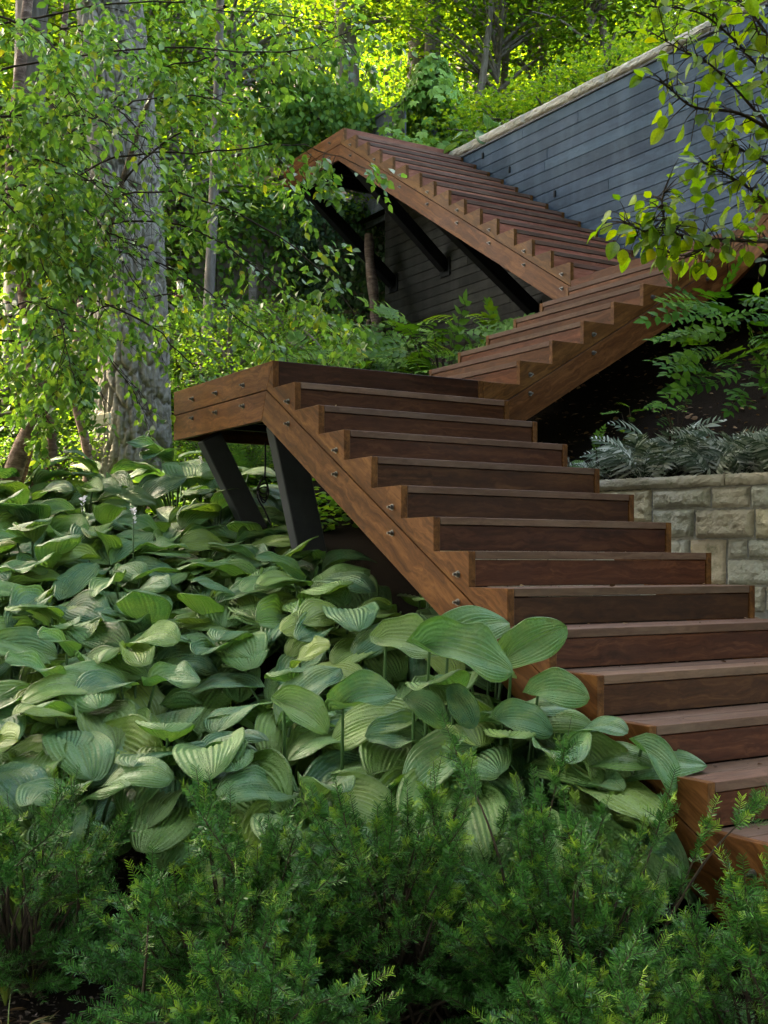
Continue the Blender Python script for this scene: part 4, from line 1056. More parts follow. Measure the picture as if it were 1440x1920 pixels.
# the big grey trunk: furrowed bark as relief
def big_trunk():
    d = 11.0; cx_ = [(252, 1010), (250, 880), (250, 700), (240, 450), (222, 200), (200, 0), (175, -220)]
    base = at(252, 900, d); t = thing('big_tree', 'massive tree with straight grey furrowed trunk behind the birch leaves', 'tree', (base[0], base[1], float(ground_z(base[0], base[1]))))
    pts = np.array([at(x, y, d) for x, y in cx_]); na, nz = 150, 560
    path = smooth_path(pts, nz); f = np.linspace(0, 1, nz)
    hgt = path[:, 2]
    wpx = np.interp(f, [0, .12, .3, .55, .8, 1], [178, 146, 134, 126, 118, 106]); R = wpx / 2 / F_PX * d
    a = np.linspace(0, 2 * math.pi, na, endpoint=False)
    rr = np.random.default_rng(77)
    # elongated cells: ridges between deep furrows
    ncell = 900; ca = rr.random(ncell) * 2 * math.pi; cz = rr.uniform(hgt[0] - .2, hgt[-1] + .2, ncell)
    A, Z = np.meshgrid(a, hgt, indexing='xy')
    disp = np.zeros_like(A)
    Aw = A + .06 * np.sin(Z * 5.1 + 2 * np.sin(A * 3)) + .03 * np.sin(Z * 13 + A * 7)
    for i in range(0, nz, 40):
        zz = Z[i:i + 40]; aa = Aw[i:i + 40]; sel = np.abs(cz - zz.mean()) < .75
        da = np.abs(aa[..., None] - ca[sel]); da = np.minimum(da, 2 * math.pi - da) * .33 / .060
        dz = (zz[..., None] - cz[sel]) / .26
        D = np.sort(np.hypot(da, dz), axis=-1); e = D[..., 1] - D[..., 0]
        disp[i:i + 40] = np.clip(e / .34, 0, 1) ** .55
    disp = disp * .060 + .010 * rr.random(disp.shape) + .012 * np.sin(A * 5 + Z * .8)
    flare = .05 * np.clip(1 - f * 7, 0, 1)[:, None] * (1 + .6 * np.cos(A * 5))
    RR_ = R[:, None] + disp - .05 + flare
    V = path[:, None, :] + RR_[..., None] * (np.cos(A)[..., None] * np.array([1, 0, 0]) + np.sin(A)[..., None] * np.array([0, 1, 0]))
    k = na; i = np.arange(nz - 1)[:, None] * k; j = np.arange(k)[None]; j2 = (j + 1) % k
    Fq = np.stack([i + j, i + j2, i + k + j2, i + k + j], -1).reshape(-1, 4)
    link('trunk', fast_mesh('trunk', V.reshape(-1, 3), Fq, M['oakbark'], True), t)
    top = path[-1]
    rr = np.random.default_rng(5); limbs = []
    for q in range(7):
        a_ = q * .9; o = np.array([math.cos(a_), math.sin(a_), 0])
        limbs.append([top - (0, 0, .6 + .1 * q), top + o * 1.2 + (0, 0, .5), top + o * 2.6 + (0, 0, 1.2 + .3 * q)])
    leafy(t, limbs, 16, .9, 9, .10, M['maple'], 9, .08)
    b = thing('wooden_board', 'small pale boards nailed across the foot of the big trunk', 'board', at(185, 790, 10.55))
    for dy in (783, 794): board('plank', at(172, dy + 4, 10.55), at(206, dy - 3, 10.48), (0, 0, 1), .03, .05, simple('pale_board%d' % dy, (.26, .24, .14), .85, 0, 9, (.34, .31, .2)), b)
big_trunk()

# multi-stemmed birch at the left, limbs sweeping to the right in front of the big trunk
bp = at(20, 1000, 9.0)
bt = thing('birch_tree', 'multi-stemmed birch with peeling bark, leafy limbs sweeping in front of the big trunk', 'tree', (bp[0], bp[1], float(ground_z(bp[0], bp[1]))))
for i, (pl, r0, r1) in enumerate((
        ([(-10, 1010, 9), (30, 870, 9), (70, 765, 9), (62, 690, 9), (40, 500, 9), (20, 330, 9), (40, 100, 9), (60, -80, 9)], .075, .035),
        ([(0, 990, 9.1), (95, 860, 9.2), (70, 690, 9.3), (45, 560, 9.3), (75, 330, 9.2), (110, 120, 9.1), (130, -60, 9)], .045, .02),
        ([(10, 1000, 9.1), (70, 780, 9.2), (110, 610, 9.3), (185, 490, 9.2), (225, 350, 9.0), (290, 150, 8.9)], .04, .015),
        ([(150, 990, 10), (165, 860, 10), (135, 720, 10), (150, 560, 10.2), (120, 380, 10.2), (130, 100, 10)], .045, .02))):
    trunk(bt, [at(*p) for p in pl], r0, r1, M['birchbark'], 10, 40, .08, i)
B = [[(-120, 60, 8.4), (150, 20, 8.2), (400, 10, 8.0), (640, 30, 8.0)], [(-100, 150, 8.6), (120, 100, 8.3), (330, 95, 8.0), (560, 110, 7.8), (690, 70, 7.8)],
     [(30, 330, 9), (180, 230, 8.6), (360, 190, 8.2), (520, 210, 8.0)], [(40, 420, 9), (190, 300, 8.6), (380, 290, 8.3), (560, 280, 8.1), (668, 328, 8.0)],
     [(60, 460, 9), (230, 360, 8.6), (400, 370, 8.3), (560, 450, 8.2), (640, 530, 8.2), (690, 600, 8.3)], [(60, 500, 9), (240, 410, 8.7), (400, 460, 8.6), (520, 540, 8.6), (640, 640, 8.8)],
     [(70, 520, 9), (200, 470, 8.8), (340, 520, 8.8), (440, 610, 8.8), (540, 690, 8.9)], [(50, 560, 9), (160, 560, 8.8), (280, 620, 8.8), (360, 700, 8.8), (400, 735, 8.8)],
     [(60, 620, 9), (130, 620, 8.8), (210, 680, 8.7), (260, 770, 8.7)], [(-120, 300, 8.4), (0, 290, 8.2), (130, 320, 8.0), (250, 420, 7.9)],
     [(-120, 430, 8.4), (20, 420, 8.2), (120, 480, 8.0), (180, 580, 8.0)], [(-120, 560, 8.6), (0, 560, 8.4), (80, 620, 8.3), (130, 720, 8.3)],
     [(-120, 690, 8.8), (-10, 680, 8.6), (60, 730, 8.5), (100, 800, 8.5)], [(-100, 0, 7.6), (40, 40, 7.4), (120, 110, 7.2), (170, 210, 7.2)],
     [(80, 330, 9), (260, 150, 8.8), (420, 80, 8.8), (560, 30, 8.8)], [(40, 200, 9), (160, 160, 8.8), (280, 250, 8.7), (350, 330, 8.6)],
     [(225, 350, 9), (330, 250, 8.9), (450, 240, 8.9), (560, 340, 8.9)], [(110, 610, 9.3), (260, 560, 9.2), (400, 570, 9.2), (520, 640, 9.3)],
     [(-100, 240, 8), (60, 220, 7.8), (180, 230, 7.6), (300, 320, 7.6)], [(-120, 380, 7.8), (-20, 370, 7.6), (60, 420, 7.5), (110, 540, 7.5)]]
rb = np.random.default_rng(99)
for i in range(14):
    x0 = rb.uniform(-140, 60); y0 = rb.uniform(-20, 720); d0 = rb.uniform(7.4, 9.4); w_ = rb.uniform(140, 320); B.append([(x0, y0, d0), (x0 + w_ * .4, y0 - rb.uniform(-10, 50), d0 - .1), (x0 + w_ * .75, y0 + rb.uniform(-10, 60), d0 - .15), (x0 + w_, y0 + rb.uniform(40, 130), d0 - .2)])
BL = []
for L in B:
    pth = smooth_path([at(*q) for q in L], 22); pth[1:] += np.cumsum(rb.normal(size=(21, 3)) * .012, axis=0); BL.append(pth)
def open_gap(P, rr):
    # the limbs are thinly leaved in a strip before the big trunk and again above the tan wall
    d = depth_of(P[:, 0], P[:, 1]); u = 720 + F_PX * ((P - CAM) @ RT) / d; v = CY_PX - F_PX * (P[:, 2] - CAM[2]) / d
    strip = np.exp(-((u - 255 - (v - 500) * .07) / 88) ** 2) * ss(v, 150, 280) * (1 - ss(v, 900, 960)) * (1 - .6 * np.exp(-((v - 620) / 60) ** 2))
    wall = np.exp(-((u - 470) / 80) ** 2 - ((v - 520) / 110) ** 2)
    return rr.random(len(P)) > np.maximum(strip * .86, wall * .6)
leafy(bt, BL, 13, .50, 8, .068, M['birch'], 15, .009, True, .7, keep=open_gap)

# slim understory trunks and the wood up the hill
def crown_mesh(seed, R, H, ncl, per, size, mat):
    rr = np.random.default_rng(seed)
    u = norm(rr.normal(size=(ncl, 3))) * (rr.random((ncl, 1)) ** .45); C = u * np.array([R, R, H])
    P = C[:, None, :] + rr.normal(size=(ncl, per, 3)) * np.array([.42, .42, .13]) * (R / 2.6) ** .5
    P = P.reshape(-1, 3); n = len(P)
    a = rr.random(n) * 6.28; Yv = np.stack([np.cos(a), np.sin(a), rr.uniform(-.7, .2, n)], 1); Nn = np.array([0, 0, 1.0]) + rr.normal(size=(n, 3)) * .5
    V, Fq = scatter(LEAF_V * np.array([1.1, 1, 1]), LEAF_F, P, Yv, Nn, size * rr.uniform(.6, 1.2, n))
    crown = fast_mesh('crown', V, Fq, mat)
    tubes = []
    for c in C[::max(1, ncl // 26)]:
        s = np.array([0, 0, -H * .9 + .5 * (c[2] + H)]) * np.array([0, 0, 1]); s[2] = min(s[2], c[2])
        tubes.append(tube_arrays(smooth_path([s, (s + c) / 2 + (0, 0, .15), c], 6), np.linspace(.05, .012, 6), 4))
    V, Fq = merge(tubes); return crown, fast_mesh('limbs', V, Fq, M['greybark'], True)
CR = [crown_mesh(200 + i, 2.6, 2.2 + .3 * i, 70, 95, .115, M['maple']) for i in range(5)]
CS = [crown_mesh(230 + i, 1.3, 1.0, 40, 90, .085, M['maple']) for i in range(3)]
CD = [crown_mesh(240 + i, 1.2, 1.0, 46, 95, .07, M['cover']) for i in range(3)]
rt_ = np.random.default_rng(8)
def tree(label, px, d, zc, s, ci, rad, group, lean=0.0, trunk_top=None):
    p = at(px, 500, d); zg = float(ground_z(p[0], p[1])) if not (p[0] > 5.6 and p[1] < 9) else float(upper_z(p[0], p[1]))
    b = np.array([p[0], p[1], zg - .1]); top = np.array([p[0] + lean, p[1], zc + 1.2 * s])
    t = thing('woodland_tree', label, 'tree', b, group)
    mid = (b + top) / 2 + np.array([rt_.normal() * .15, rt_.normal() * .15, 0])
    trunk(t, [b, mid, top], rad, rad * .45, M['greybark'], 9, 20, .05, int(px) + 5000)
    m = Matrix.Translation((top[0], top[1], zc)) @ Matrix.Rotation(rt_.random() * 6.28, 4, 'Z') @ Matrix.Scale(s, 4)
    link('crown', CR[ci][0], t, m, 'stuff'); link('limbs', CR[ci][1], t, m)
    return t
WG = 'trees of the wood on the hillside'; WL = 'tall leafy tree in the sunlit wood behind the stairs'
# named ones with visible trunks
tree('dark trunked tree standing right of the shingle roof', 672, 22, 10.2, 1.0, 0, .30, None, -.3)
tree('thick dark tree behind the creeper column', 765, 24, 11.5, 1.1, 1, .34, None, .2)
tree('slim tree with a forked pale trunk above the plank wall', 935, 22, 10.0, .9, 2, .09, None, .7)
tree('slender leaning tree above the middle of the plank wall coping', 1145, 20, 9.2, .8, 3, .10, None, -.5)
tree('thin grey tree in front of the tan wall', 380, 13.2, 6.6, .55, 4, .07, None, .25)
for i, (px, d, up_, s) in enumerate(((-260, 20, 5.2, 1.1), (-60, 17, 4.8, 1.0), (110, 19, 5.0, 1.1), (300, 21, 5.4, 1.0), (850, 20.5, 4.6, .9), (1040, 24, 5.6, 1.0), (1240, 21, 4.4, .9), (1440, 18, 5.0, .9),
        (-150, 27, 6, 1.2), (60, 29, 6, 1.2), (230, 27, 6.5, 1.2), (620, 30, 5.0, 1.0), (830, 30, 5, 1.1), (1000, 33, 5.5, 1.1), (1180, 30, 5, 1.1), (1370, 28, 5.5, 1.1))):
    p = at(px, 500, d); z0 = float(ground_z(p[0], p[1])) if not (p[0] > 5.6 and p[1] < 9) else float(upper_z(p[0], p[1]))
    tree(WL, px, d, z0 + up_, s, i % 5, .05 + .05 * s * rt_.random() + .02, WG, rt_.normal() * .6)
HGp = 'bushy saplings covering the hillside'; HL = 'bushy sunlit sapling on the hillside beyond the stairs'
for d in (20, 23, 26.5, 30, 34, 38, 43, 48, 54):
    for px in np.arange(-120, 1600, 2240 * 2.9 / d):
        px = px + rt_.normal() * 25; p = at(px, 500, d + rt_.normal() * .6)
        if d < 36 and 380 < px < 590: continue
        if d < 24 and px < 620: continue
        zg = float(ground_z(p[0], p[1])) if not (p[0] > 5.6 and p[1] < 9) else float(upper_z(p[0], p[1]))
        sc_ = rt_.uniform(.9, 1.35) * (1 + (d - 20) / 50); c_ = CS[rt_.integers(3)]
        if d > 36: hl_, hg_ = 'bushy sapling far up the hillside near the skyline', 'saplings near the skyline'
        elif px < 420: hl_, hg_ = 'bushy sapling on the hillside behind the big trunk', 'saplings behind the big trunk'
        elif px < 870: hl_, hg_ = 'bushy sunlit sapling on the hillside above the topmost landing', 'saplings above the topmost landing'
        else: hl_, hg_ = 'bushy sunlit sapling on the hillside above the plank wall', 'saplings above the plank wall'
        t = thing('hill_sapling', hl_, 'sapling', (p[0], p[1], zg), hg_)
        m = Matrix.Translation((p[0], p[1], zg + 1.15 * sc_)) @ Matrix.Rotation(rt_.random() * 6.28, 4, 'Z') @ Matrix.Diagonal((sc_, sc_, sc_ * 1.25, 1))
        link('crown', c_[0], t, m, 'stuff'); link('limbs', c_[1], t, m)
# canopy of the taller trees, above the frame
CT = [crown_mesh(260 + i, 2.6, 1.6, 150, 85, .17, M['maple']) for i in range(2)]
TG = 'tall canopy trees of the wood'; TL = 'tall canopy tree whose high crown shades the garden'
for i, (x, y, zc, s) in enumerate(((-8, 3.5, 12, 1.5), (-8, 9, 12.5, 1.5), (-4, 3.5, 12.5, 1.5), (-4, 8, 12, 1.6), (0, 6, 13, 1.5), (0.0, 10.5, 13, 1.4), (-1.5, 10.5, 15.5, 1.6), (-5, 6, 15.5, 1.6), (2.6, 12.3, 14.2, 1.25), (9, 12, 13.6, 1.1))):
    zg = float(ground_z(x, y)); b = np.array([x, y, zg - .1]); top = np.array([x, y, zc + .5])
    t = thing('canopy_tree', TL, 'tree', b, TG); trunk(t, [b, (b + top) / 2 + (.2, .1, 0), top], .2, .1, M['greybark'], 10, 20, .05, 900 + i)
    m = Matrix.Translation((x, y, zc)) @ Matrix.Rotation(rt_.random() * 6.28, 4, 'Z') @ Matrix.Scale(s, 4)
    link('crown', CT[i % 2][0], t, m, 'stuff'); link('limbs', CT[i % 2][1], t, m)
BG = 'unseen trees added to cut the sky light'; BL_ = 'unseen leafy tree added around the viewpoint to block sky light'  # out-of-view crowns added behind, beside and over the camera to cut sky light
for i, (l, dd, zc, s) in enumerate(((-9, -4.5, 4.5, 1.5), (-5, -6.5, 3.5, 1.5), (-1, -7.5, 3.5, 1.5), (3, -7, 3.5, 1.5), (7, -5.5, 3.5, 1.5), (-3, -8.5, 8.5, 1.6), (1.5, -8.5, 8.5, 1.6), (5.5, -7.5, 8.5, 1.6), (10, -2, 4.5, 1.6), (9, -5, 8.5, 1.6), (-11, 0, 4.5, 1.6), (-11.5, 4.5, 5, 1.6), (-10.5, -3, 9, 1.6), (11.5, 2, 7, 1.5), (-3.5, -1.2, 6.2, 1.15), (.8, -.8, 6.2, 1.15), (5, -.6, 6.4, 1.2), (-7.5, .6, 6.6, 1.2), (2.8, -3.5, 6.4, 1.2), (-1.5, -3.8, 6.4, 1.2))):
    p = CAM[:2] + FW[:2] * dd + RT[:2] * l; zg = float(ground_z(p[0], p[1])); b = np.array([p[0], p[1], zg - .1]); top = np.array([p[0], p[1], zc + .5])
    t = thing('added_shade_tree', BL_, 'tree', b, BG); trunk(t, [b, (b + top) / 2 + (.2, .1, 0), top], .18, .1, M['greybark'], 10, 20, .05, 950 + i)
    m = Matrix.Translation((p[0], p[1], zc)) @ Matrix.Rotation(rt_.random() * 6.28, 4, 'Z') @ Matrix.Diagonal((s, s, s * 1.35, 1))
    link('crown', CT[i % 2][0], t, m, 'stuff'); link('limbs', CT[i % 2][1], t, m)
def shrub(label, px, d, dz, s, src, group, name='shrub'):
    p = at(px, 500, d); zg = float(ground_z(p[0], p[1])) if not (p[0] > 5.6 and p[1] < 9) else float(upper_z(p[0], p[1]))
    t = thing(name, label, 'shrub', (p[0], p[1], zg), group)
    m = Matrix.Translation((p[0], p[1], zg + dz)) @ Matrix.Rotation(rt_.random() * 6.28, 4, 'Z') @ Matrix.Scale(s, 4)
    link('crown', src[0], t, m, 'stuff'); link('limbs', src[1], t, m)
SG = 'shrubs on the terrace above the plank wall'; SLB = 'dense green shrub behind the coping of the plank wall'
for i, px in enumerate((700, 790, 880, 960, 1040, 1120, 1200, 1290, 1380, 1470)):
    shrub(SLB, px, 18.2 - (px - 700) / 760 * 4.5 + rt_.normal() * .3, .7 + .25 * rt_.random(), .85, CS[i % 3], SG)
SG2 = 'shrubs of the understory left of the stairs'; SL2 = 'leafy understory shrub between the trunks at the left'
for i, (px, d, dz, s) in enumerate(((-40, 12, .7, .9), (60, 13, .8, 1.0), (130, 14.5, 1.1, 1.1), (360, 14, .6, .7), (430, 13, .4, .6), (20, 15.5, 1.6, 1.2), (200, 16, 1.8, 1.2), (330, 16.5, 2.2, 1.1), (420, 17, 2.4, 1.0), (-60, 17, 2.2, 1.4), (100, 18, 2.6, 1.4), (250, 19, 2.8, 1.4), (620, 12.5, .2, .55), (550, 13.5, .35, .6), (500, 14.0, .3, .6),
                                   (0, 10.6, .3, .45), (100, 10.9, .3, .45), (400, 11, .1, .45), (470, 11.0, .15, .45))):
    shrub(SL2, px, d, dz, s, CD[i % 3], SG2)

# ------------------------------------------------------------------ ivy and creeper
def ivy_on(t, P, Nn, size, mat, rr, name='ivy_leaves'):
    n = len(P); Yv = np.array([0, 0, -1.0]) + rr.normal(size=(n, 3)) * .45
    V, Fq = scatter(LEAF_V * np.array([1.35, 1, 1]), LEAF_F, P, Yv, Nn + rr.normal(size=(n, 3)) * .35, size * rr.uniform(.6, 1.25, n))
    link(name, fast_mesh(name, V, Fq, mat), t, kind='stuff')
rr = np.random.default_rng(31)
iw = thing('ivy_wall', 'ivy-covered wall under the top landing, left of the dark planks', 'wall', (5.2, 8.9, 1.5))
board('masonry', (4.92, 8.94, 1.9), (6.6, 8.94, 1.9), (0, 0, 1), .16, 4.4, M['tan'], iw)
n = 6500; P = np.stack([rr.uniform(4.5, 6.9, n), 8.84 - np.abs(rr.normal(size=n)) * .10, rr.uniform(-.1, 4.1, n)], 1)
ivy_on(iw, P, np.array([[-.2, -1.0, .5]]), .085, M['darkleaf'], rr)
n = 1500; P = np.stack([rr.uniform(3.0, 5.0, n), 8.86 - np.abs(rr.normal(size=n)) * .06, 4.0 - np.abs(rr.normal(size=n)) * .9], 1)
ivy_on(tw, P, np.array([[-.2, -1.0, .5]]), .085, M['cover'], rr)
# ivy mound left of the top landing
n = 3800; c = at(600, 235, 17.6); P = c + norm(rr.normal(size=(n, 3))) * (rr.random((n, 1)) ** .3) * np.array([1.25, .7, .75])
im = thing('ivy_mound', 'mound of dark ivy behind the outer corner of the top landing', 'ivy', (c[0], c[1], c[2] - .9)); ivy_on(im, P, np.array([[-.3, -.7, .8]]), .10, M['cover'], rr)
tubes = [tube_arrays(smooth_path([c + (rr.normal() * .3, .1, -.9), c + (rr.normal() * .5, 0, -.2), c + (rr.normal() * .8, 0, .5)], 8), np.linspace(.03, .008, 8), 5) for _ in range(8)]
V, Fq = merge(tubes); link('stems', fast_mesh('stems', V, Fq, M['twig']), im)
# thick vine stem climbing the dark wall
t = thing('vine_stem', 'thick brown vine stem rising beside the left end of the dark planks', 'vine', at(700, 690, 15.2))
V, Fq = tube_arrays(smooth_path([at(706, 700, 15.6), at(706, 640, 15.6), at(700, 560, 15.7), at(692, 490, 15.9), at(690, 440, 16)], 24), np.linspace(.085, .06, 24) * (1 + .1 * np.sin(np.arange(24))), 9)
link('stem', fast_mesh('stem', V, Fq, M['birchbark'], True), t)
V, Fq = tube_arrays(smooth_path([at(672, 690, 15.4), at(680, 650, 15.5), at(690, 600, 15.6)], 10), np.linspace(.03, .02, 10), 6); link('side_stem', fast_mesh('stem', V, Fq, M['birchbark'], True), t)
# creeper column
cc = at(808, 250, 16.9)
t = thing('creeper_column', 'upright column of bright five-fingered creeper beyond the top landing', 'creeper', (cc[0], cc[1], 3.8))
board('post', (cc[0], cc[1], 3.8), (cc[0], cc[1], 5.75), (1, 0, 0), .14, .14, M['fencegrey'], t)
zt = at(808, 120, 16.9)[2]
for i in range(330):
    a = rr.random() * 6.28; z = rr.uniform(3.75, zt + .08); f = (z - 3.75) / (zt - 3.75)
    R = (.37 + .16 * math.sin(f * 3.0 + .4) + .05 * rr.normal()) * (1 - .45 * max(0, f - .75) / .25); R = R + (.30 * rr.random() if f < .18 else 0)
    o = np.array([math.cos(a), math.sin(a), 0]); p = np.array([cc[0], cc[1], z]) + o * R
    yv = o * .5 + np.array([0, 0, -1]) + rr.normal(size=3) * .3; nv = o * .9 + np.array([0, 0, .5]) + rr.normal(size=3) * .25
    if i < 300: link('leaf', CREEP[i % 4], t, frame_mat(p, yv, nv, rr.uniform(1.2, 1.8)))
n = 1500; a = rr.random(n) * 6.28; z = rr.uniform(3.75, zt, n); R = rr.uniform(.08, .30, n)
ivy_on(t, np.stack([cc[0] + np.cos(a) * R, cc[1] + np.sin(a) * R, z], 1), np.stack([np.cos(a), np.sin(a), np.full(n, .5)], 1), .10, M['cover'], rr, 'inner_leaves')
t = thing('creeper', 'low trail of creeper over the edge of the top landing and fence foot', 'creeper', at(770, 275, 16.2))
for i in range(70):
    px = rr.uniform(715, 850); p = at(px, 262 + (px - 715) * .10 + rr.normal() * 9, rr.uniform(15.9, 16.6)); link('leaf', CREEP[i % 4], t, frame_mat(p, rr.normal(size=3) + np.array([0, 0, -.6]), np.array([-.4, -.7, .8]) + rr.normal(size=3) * .3, rr.uniform(.9, 1.4)))
for i in range(26):
    px = 722 + 12 * math.sin(i * .7) + i * .9; p = at(px, 248 - i * 2.2 + rr.normal() * 5, 16.7); link('leaf', CREEP[i % 4], t, frame_mat(p, np.array([0, 0, -1]) + rr.normal(size=3) * .4, np.array([-1, -.4, .3]), rr.uniform(.5, .8)))
# big-leaved plants behind the coping near the top landing
for (px, py, lb) in ((905, 262, 'large pale hosta peeping over the coping near the top landing'), (965, 232, 'second large hosta peeping over the coping further along')):
    p = at(px, py, 15.0); hosta('hosta', lb, max(p[0], 5.75), p[1], 8, .34, None, None, .30, 3.86)

# ------------------------------------------------------------------ compound-leaved shrubs and ferns
def frond_plant(name, label, cat, tips, src, size, seed, stalk=True, base=None, group=None, up=.35):
    r = np.random.default_rng(seed); b = np.asarray(base, float)
    t = thing(name, label, cat, b, group); tubes = []
    for (p, dv) in tips:
        p = np.asarray(p, float); dv = np.asarray(dv, float)
        n_ = np.array([0, 0, 1.0]) + r.normal(size=3) * .25 - .75 * np.array([FW[0], FW[1], 0])
        link('leaf', src[r.integers(len(src))], t, frame_mat(p, dv + np.array([0, 0, up]) * .3, n_, size * r.uniform(.8, 1.2)))
        if stalk: tubes.append(tube_arrays(smooth_path([b + r.normal(size=3) * .05 * np.array([1, 1, 0]), (b + p) / 2 + np.array([0, 0, .08]), p], 7), np.linspace(.005, .0025, 7), 4))
    if tubes:
        V, Fq = merge(tubes); link('stems', fast_mesh('stems', V, Fq, M['twig'], True), t, kind='stuff')
    return t
rr = np.random.default_rng(41)
def bush_tips(px0, px1, py0, py1, d0, d1, n, out=1.0):
    tips = []; cx_ = (px0 + px1) / 2
    for i in range(n):
        px = rr.uniform(px0, px1); py = rr.uniform(py0, py1); d = rr.uniform(d0, d1)
        side = (px - cx_) / (px1 - px0) * 2
        dv = RT * side * out - FW * rr.uniform(.1, .9) + rr.normal(size=3) * .6 * np.array([1, 1, .4]); tips.append((at(px, py, d), dv))
    return tips
frond_plant('leafy_shrub', 'bright green shrub of paired leaflets in front of the dark plank wall', 'shrub', bush_tips(720, 940, 590, 690, 10.2, 11.6, 88), PINN, 1.05, 1, base=(*at(830, 700, 11)[:2], .0))
frond_plant('leafy_shrub', 'low feathery green shrub behind the lower landing edge', 'shrub', bush_tips(560, 740, 650, 715, 10.2, 11.6, 56), PINN, .85, 2, base=(*at(650, 720, 11)[:2], -.3))
frond_plant('leafy_shrub', 'dark green shrub of paired leaflets at the right edge below the middle flight', 'shrub', bush_tips(1290, 1520, 545, 730, 6.6, 7.6, 110), PIND, .66, 3, stalk=False, base=(*at(1560, 800, 7.3)[:2], -.4))
frond_plant('small_plant', 'single upright seedling with a tuft of bright leaflets under the middle flight', 'plant', [(at(1117, 850, 7.75), np.array([.02, -.05, 1.0])), (at(1117, 835, 7.75), np.array([.2, -.3, .8]))], PINN, .32, 4, base=at(1119, 890, 7.8), up=1.5)
frond_plant('small_plant', 'seedling with dim spreading leaflets above the silver ferns', 'plant', bush_tips(1235, 1300, 735, 800, 7.6, 7.9, 8), PIND, .36, 5, base=at(1270, 880, 7.8))
frond_plant('small_plant', 'shaded seedling with drooping leaflets deep under the middle flight', 'plant', bush_tips(1160, 1200, 755, 825, 8.2, 8.4, 6), PINN, .32, 6, base=at(1178, 880, 8.3))
frond_plant('small_plant', 'little bright leaf poking out beside the right end of a riser', 'plant', [(at(1068, 868, 7.6), RT + np.array([0, 0, .3])), (at(1066, 875, 7.6), RT * .8 - FW * .5)], PINN, .22, 7, base=at(1060, 890, 7.7))
FG = 'silver ferns along the top of the stone wall'
for i in range(20):
    s = 1.35 - i * .12; o = .10 + .17 * (i % 4); c = WP0 + WDIR * s + WNRM * o; zb = float(planter_z(c[0], c[1])); b = np.array([c[0], c[1], max(zb, ZWALL - .04)])
    tips = []
    for k in range(11):
        a = k * 2 * math.pi / 11 + rr.normal() * .25; dv = np.array([math.cos(a), math.sin(a), rr.uniform(.25, .75)]); tips.append((b + np.array([math.cos(a), math.sin(a), 0]) * .03 + np.array([0, 0, .02 + .05 * rr.random()]), dv))
    frond_plant('silver_fern', 'silver painted fern spilling over the coping of the stone wall', 'fern', tips, FERN, rr.uniform(.60, .82) * (1.0 if i % 4 < 2 else 1.25), 60 + i, False, b, FG, .3)
GG = 'green ferns in the understory behind the landing'
for i, (px, py, d) in enumerate(((610, 700, 12), (560, 705, 12.5), (690, 690, 12.2), (640, 660, 13), (60, 870, 11.2), (120, 850, 11.6), (20, 820, 12), (430, 770, 11), (470, 840, 10.5))):
    b = at(px, py, d); b[2] = max(b[2] - .25, float(ground_z(b[0], b[1])))
    tips = [(b + rr.normal(size=3) * .02, np.array([math.cos(k * .7), math.sin(k * .7), rr.uniform(.4, 1.1)])) for k in range(9)]
    frond_plant('green_fern', 'green fern in the understory behind the lower landing', 'fern', tips, GFERN, 1.0, 80 + i, False, b, GG)

# ------------------------------------------------------------------ dogwood at the right edge
dp = at(1560, 1000, 5.2)
dt = thing('dogwood_tree', 'young tree at the right edge, broad yellow-green leaves in front of the plank wall', 'tree', (dp[0], dp[1], -1.5))
rr = np.random.default_rng(51)
D = [[(1480, 445, 5.2), (1400, 450, 5.1), (1345, 452, 5.0), (1290, 478, 5.0), (1240, 470, 5.0)],
     [(1440, 452, 5.1), (1360, 448, 5.0), (1280, 445, 5.0), (1215, 435, 4.95), (1160, 410, 4.9)],
     [(1300, 446, 5.0), (1255, 430, 4.95), (1240, 385, 4.9), (1245, 350, 4.9)],
     [(1480, 420, 5.1), (1440, 385, 5.0), (1400, 350, 5.0), (1350, 320, 5.0), (1310, 300, 5.0)],
     [(1500, 400, 5.1), (1450, 260, 5.0), (1400, 190, 5.0), (1330, 120, 4.9), (1280, 95, 4.9), (1220, 60, 4.9)],
     [(1480, 250, 5.1), (1430, 140, 5.0), (1360, 60, 5.0), (1300, 20, 5.0), (1210, 10, 5)],
     [(1480, 140, 5.0), (1420, 40, 5.0), (1370, -10, 5.0), (1320, -30, 5)],
     [(1440, 240, 5.0), (1380, 210, 4.95), (1300, 200, 4.9), (1260, 170, 4.9), (1235, 150, 4.9)],
     [(1480, 330, 5.0), (1430, 300, 5.0), (1390, 280, 5.0), (1345, 270, 5)], [(1490, 520, 5.1), (1460, 470, 5.0), (1425, 480, 5.0)],
     [(1490, 200, 4.9), (1450, 120, 4.8), (1420, 60, 4.8), (1400, 0, 4.8)]]
tubes = []; P, Y_, N_ = [], [], []
for L, nl in zip(D, (34, 84, 44, 56, 52, 52, 34, 40, 40, 14, 46)):
    path = smooth_path([at(*q) for q in L], 24); tubes.append(tube_arrays(path, np.linspace(.008, .002, 24), 6)); T = norm(np.gradient(path, axis=0))
    for i in range(nl):
        f = .15 + .85 * (i + rr.random()) / nl; k = min(int(f * 23), 22); p = path[k]
        d = norm(rr.normal(size=3) * np.array([1, 1, .8]) + T[k] * .4); ln = rr.uniform(.03, .15); q = p + d * ln
        tubes.append(tube_arrays(smooth_path([p, p + d * ln * .6 + (0, 0, .01), q], 4), np.linspace(.0028, .0012, 4), 4))
        P.append(q); Y_.append(norm(d * .7 + np.array([0, 0, -.55]) + rr.normal(size=3) * .35)); N_.append(np.array([0, 0, 1.0]) - .35 * FW + rr.normal(size=3) * .45)
order = rr.permutation(len(P))
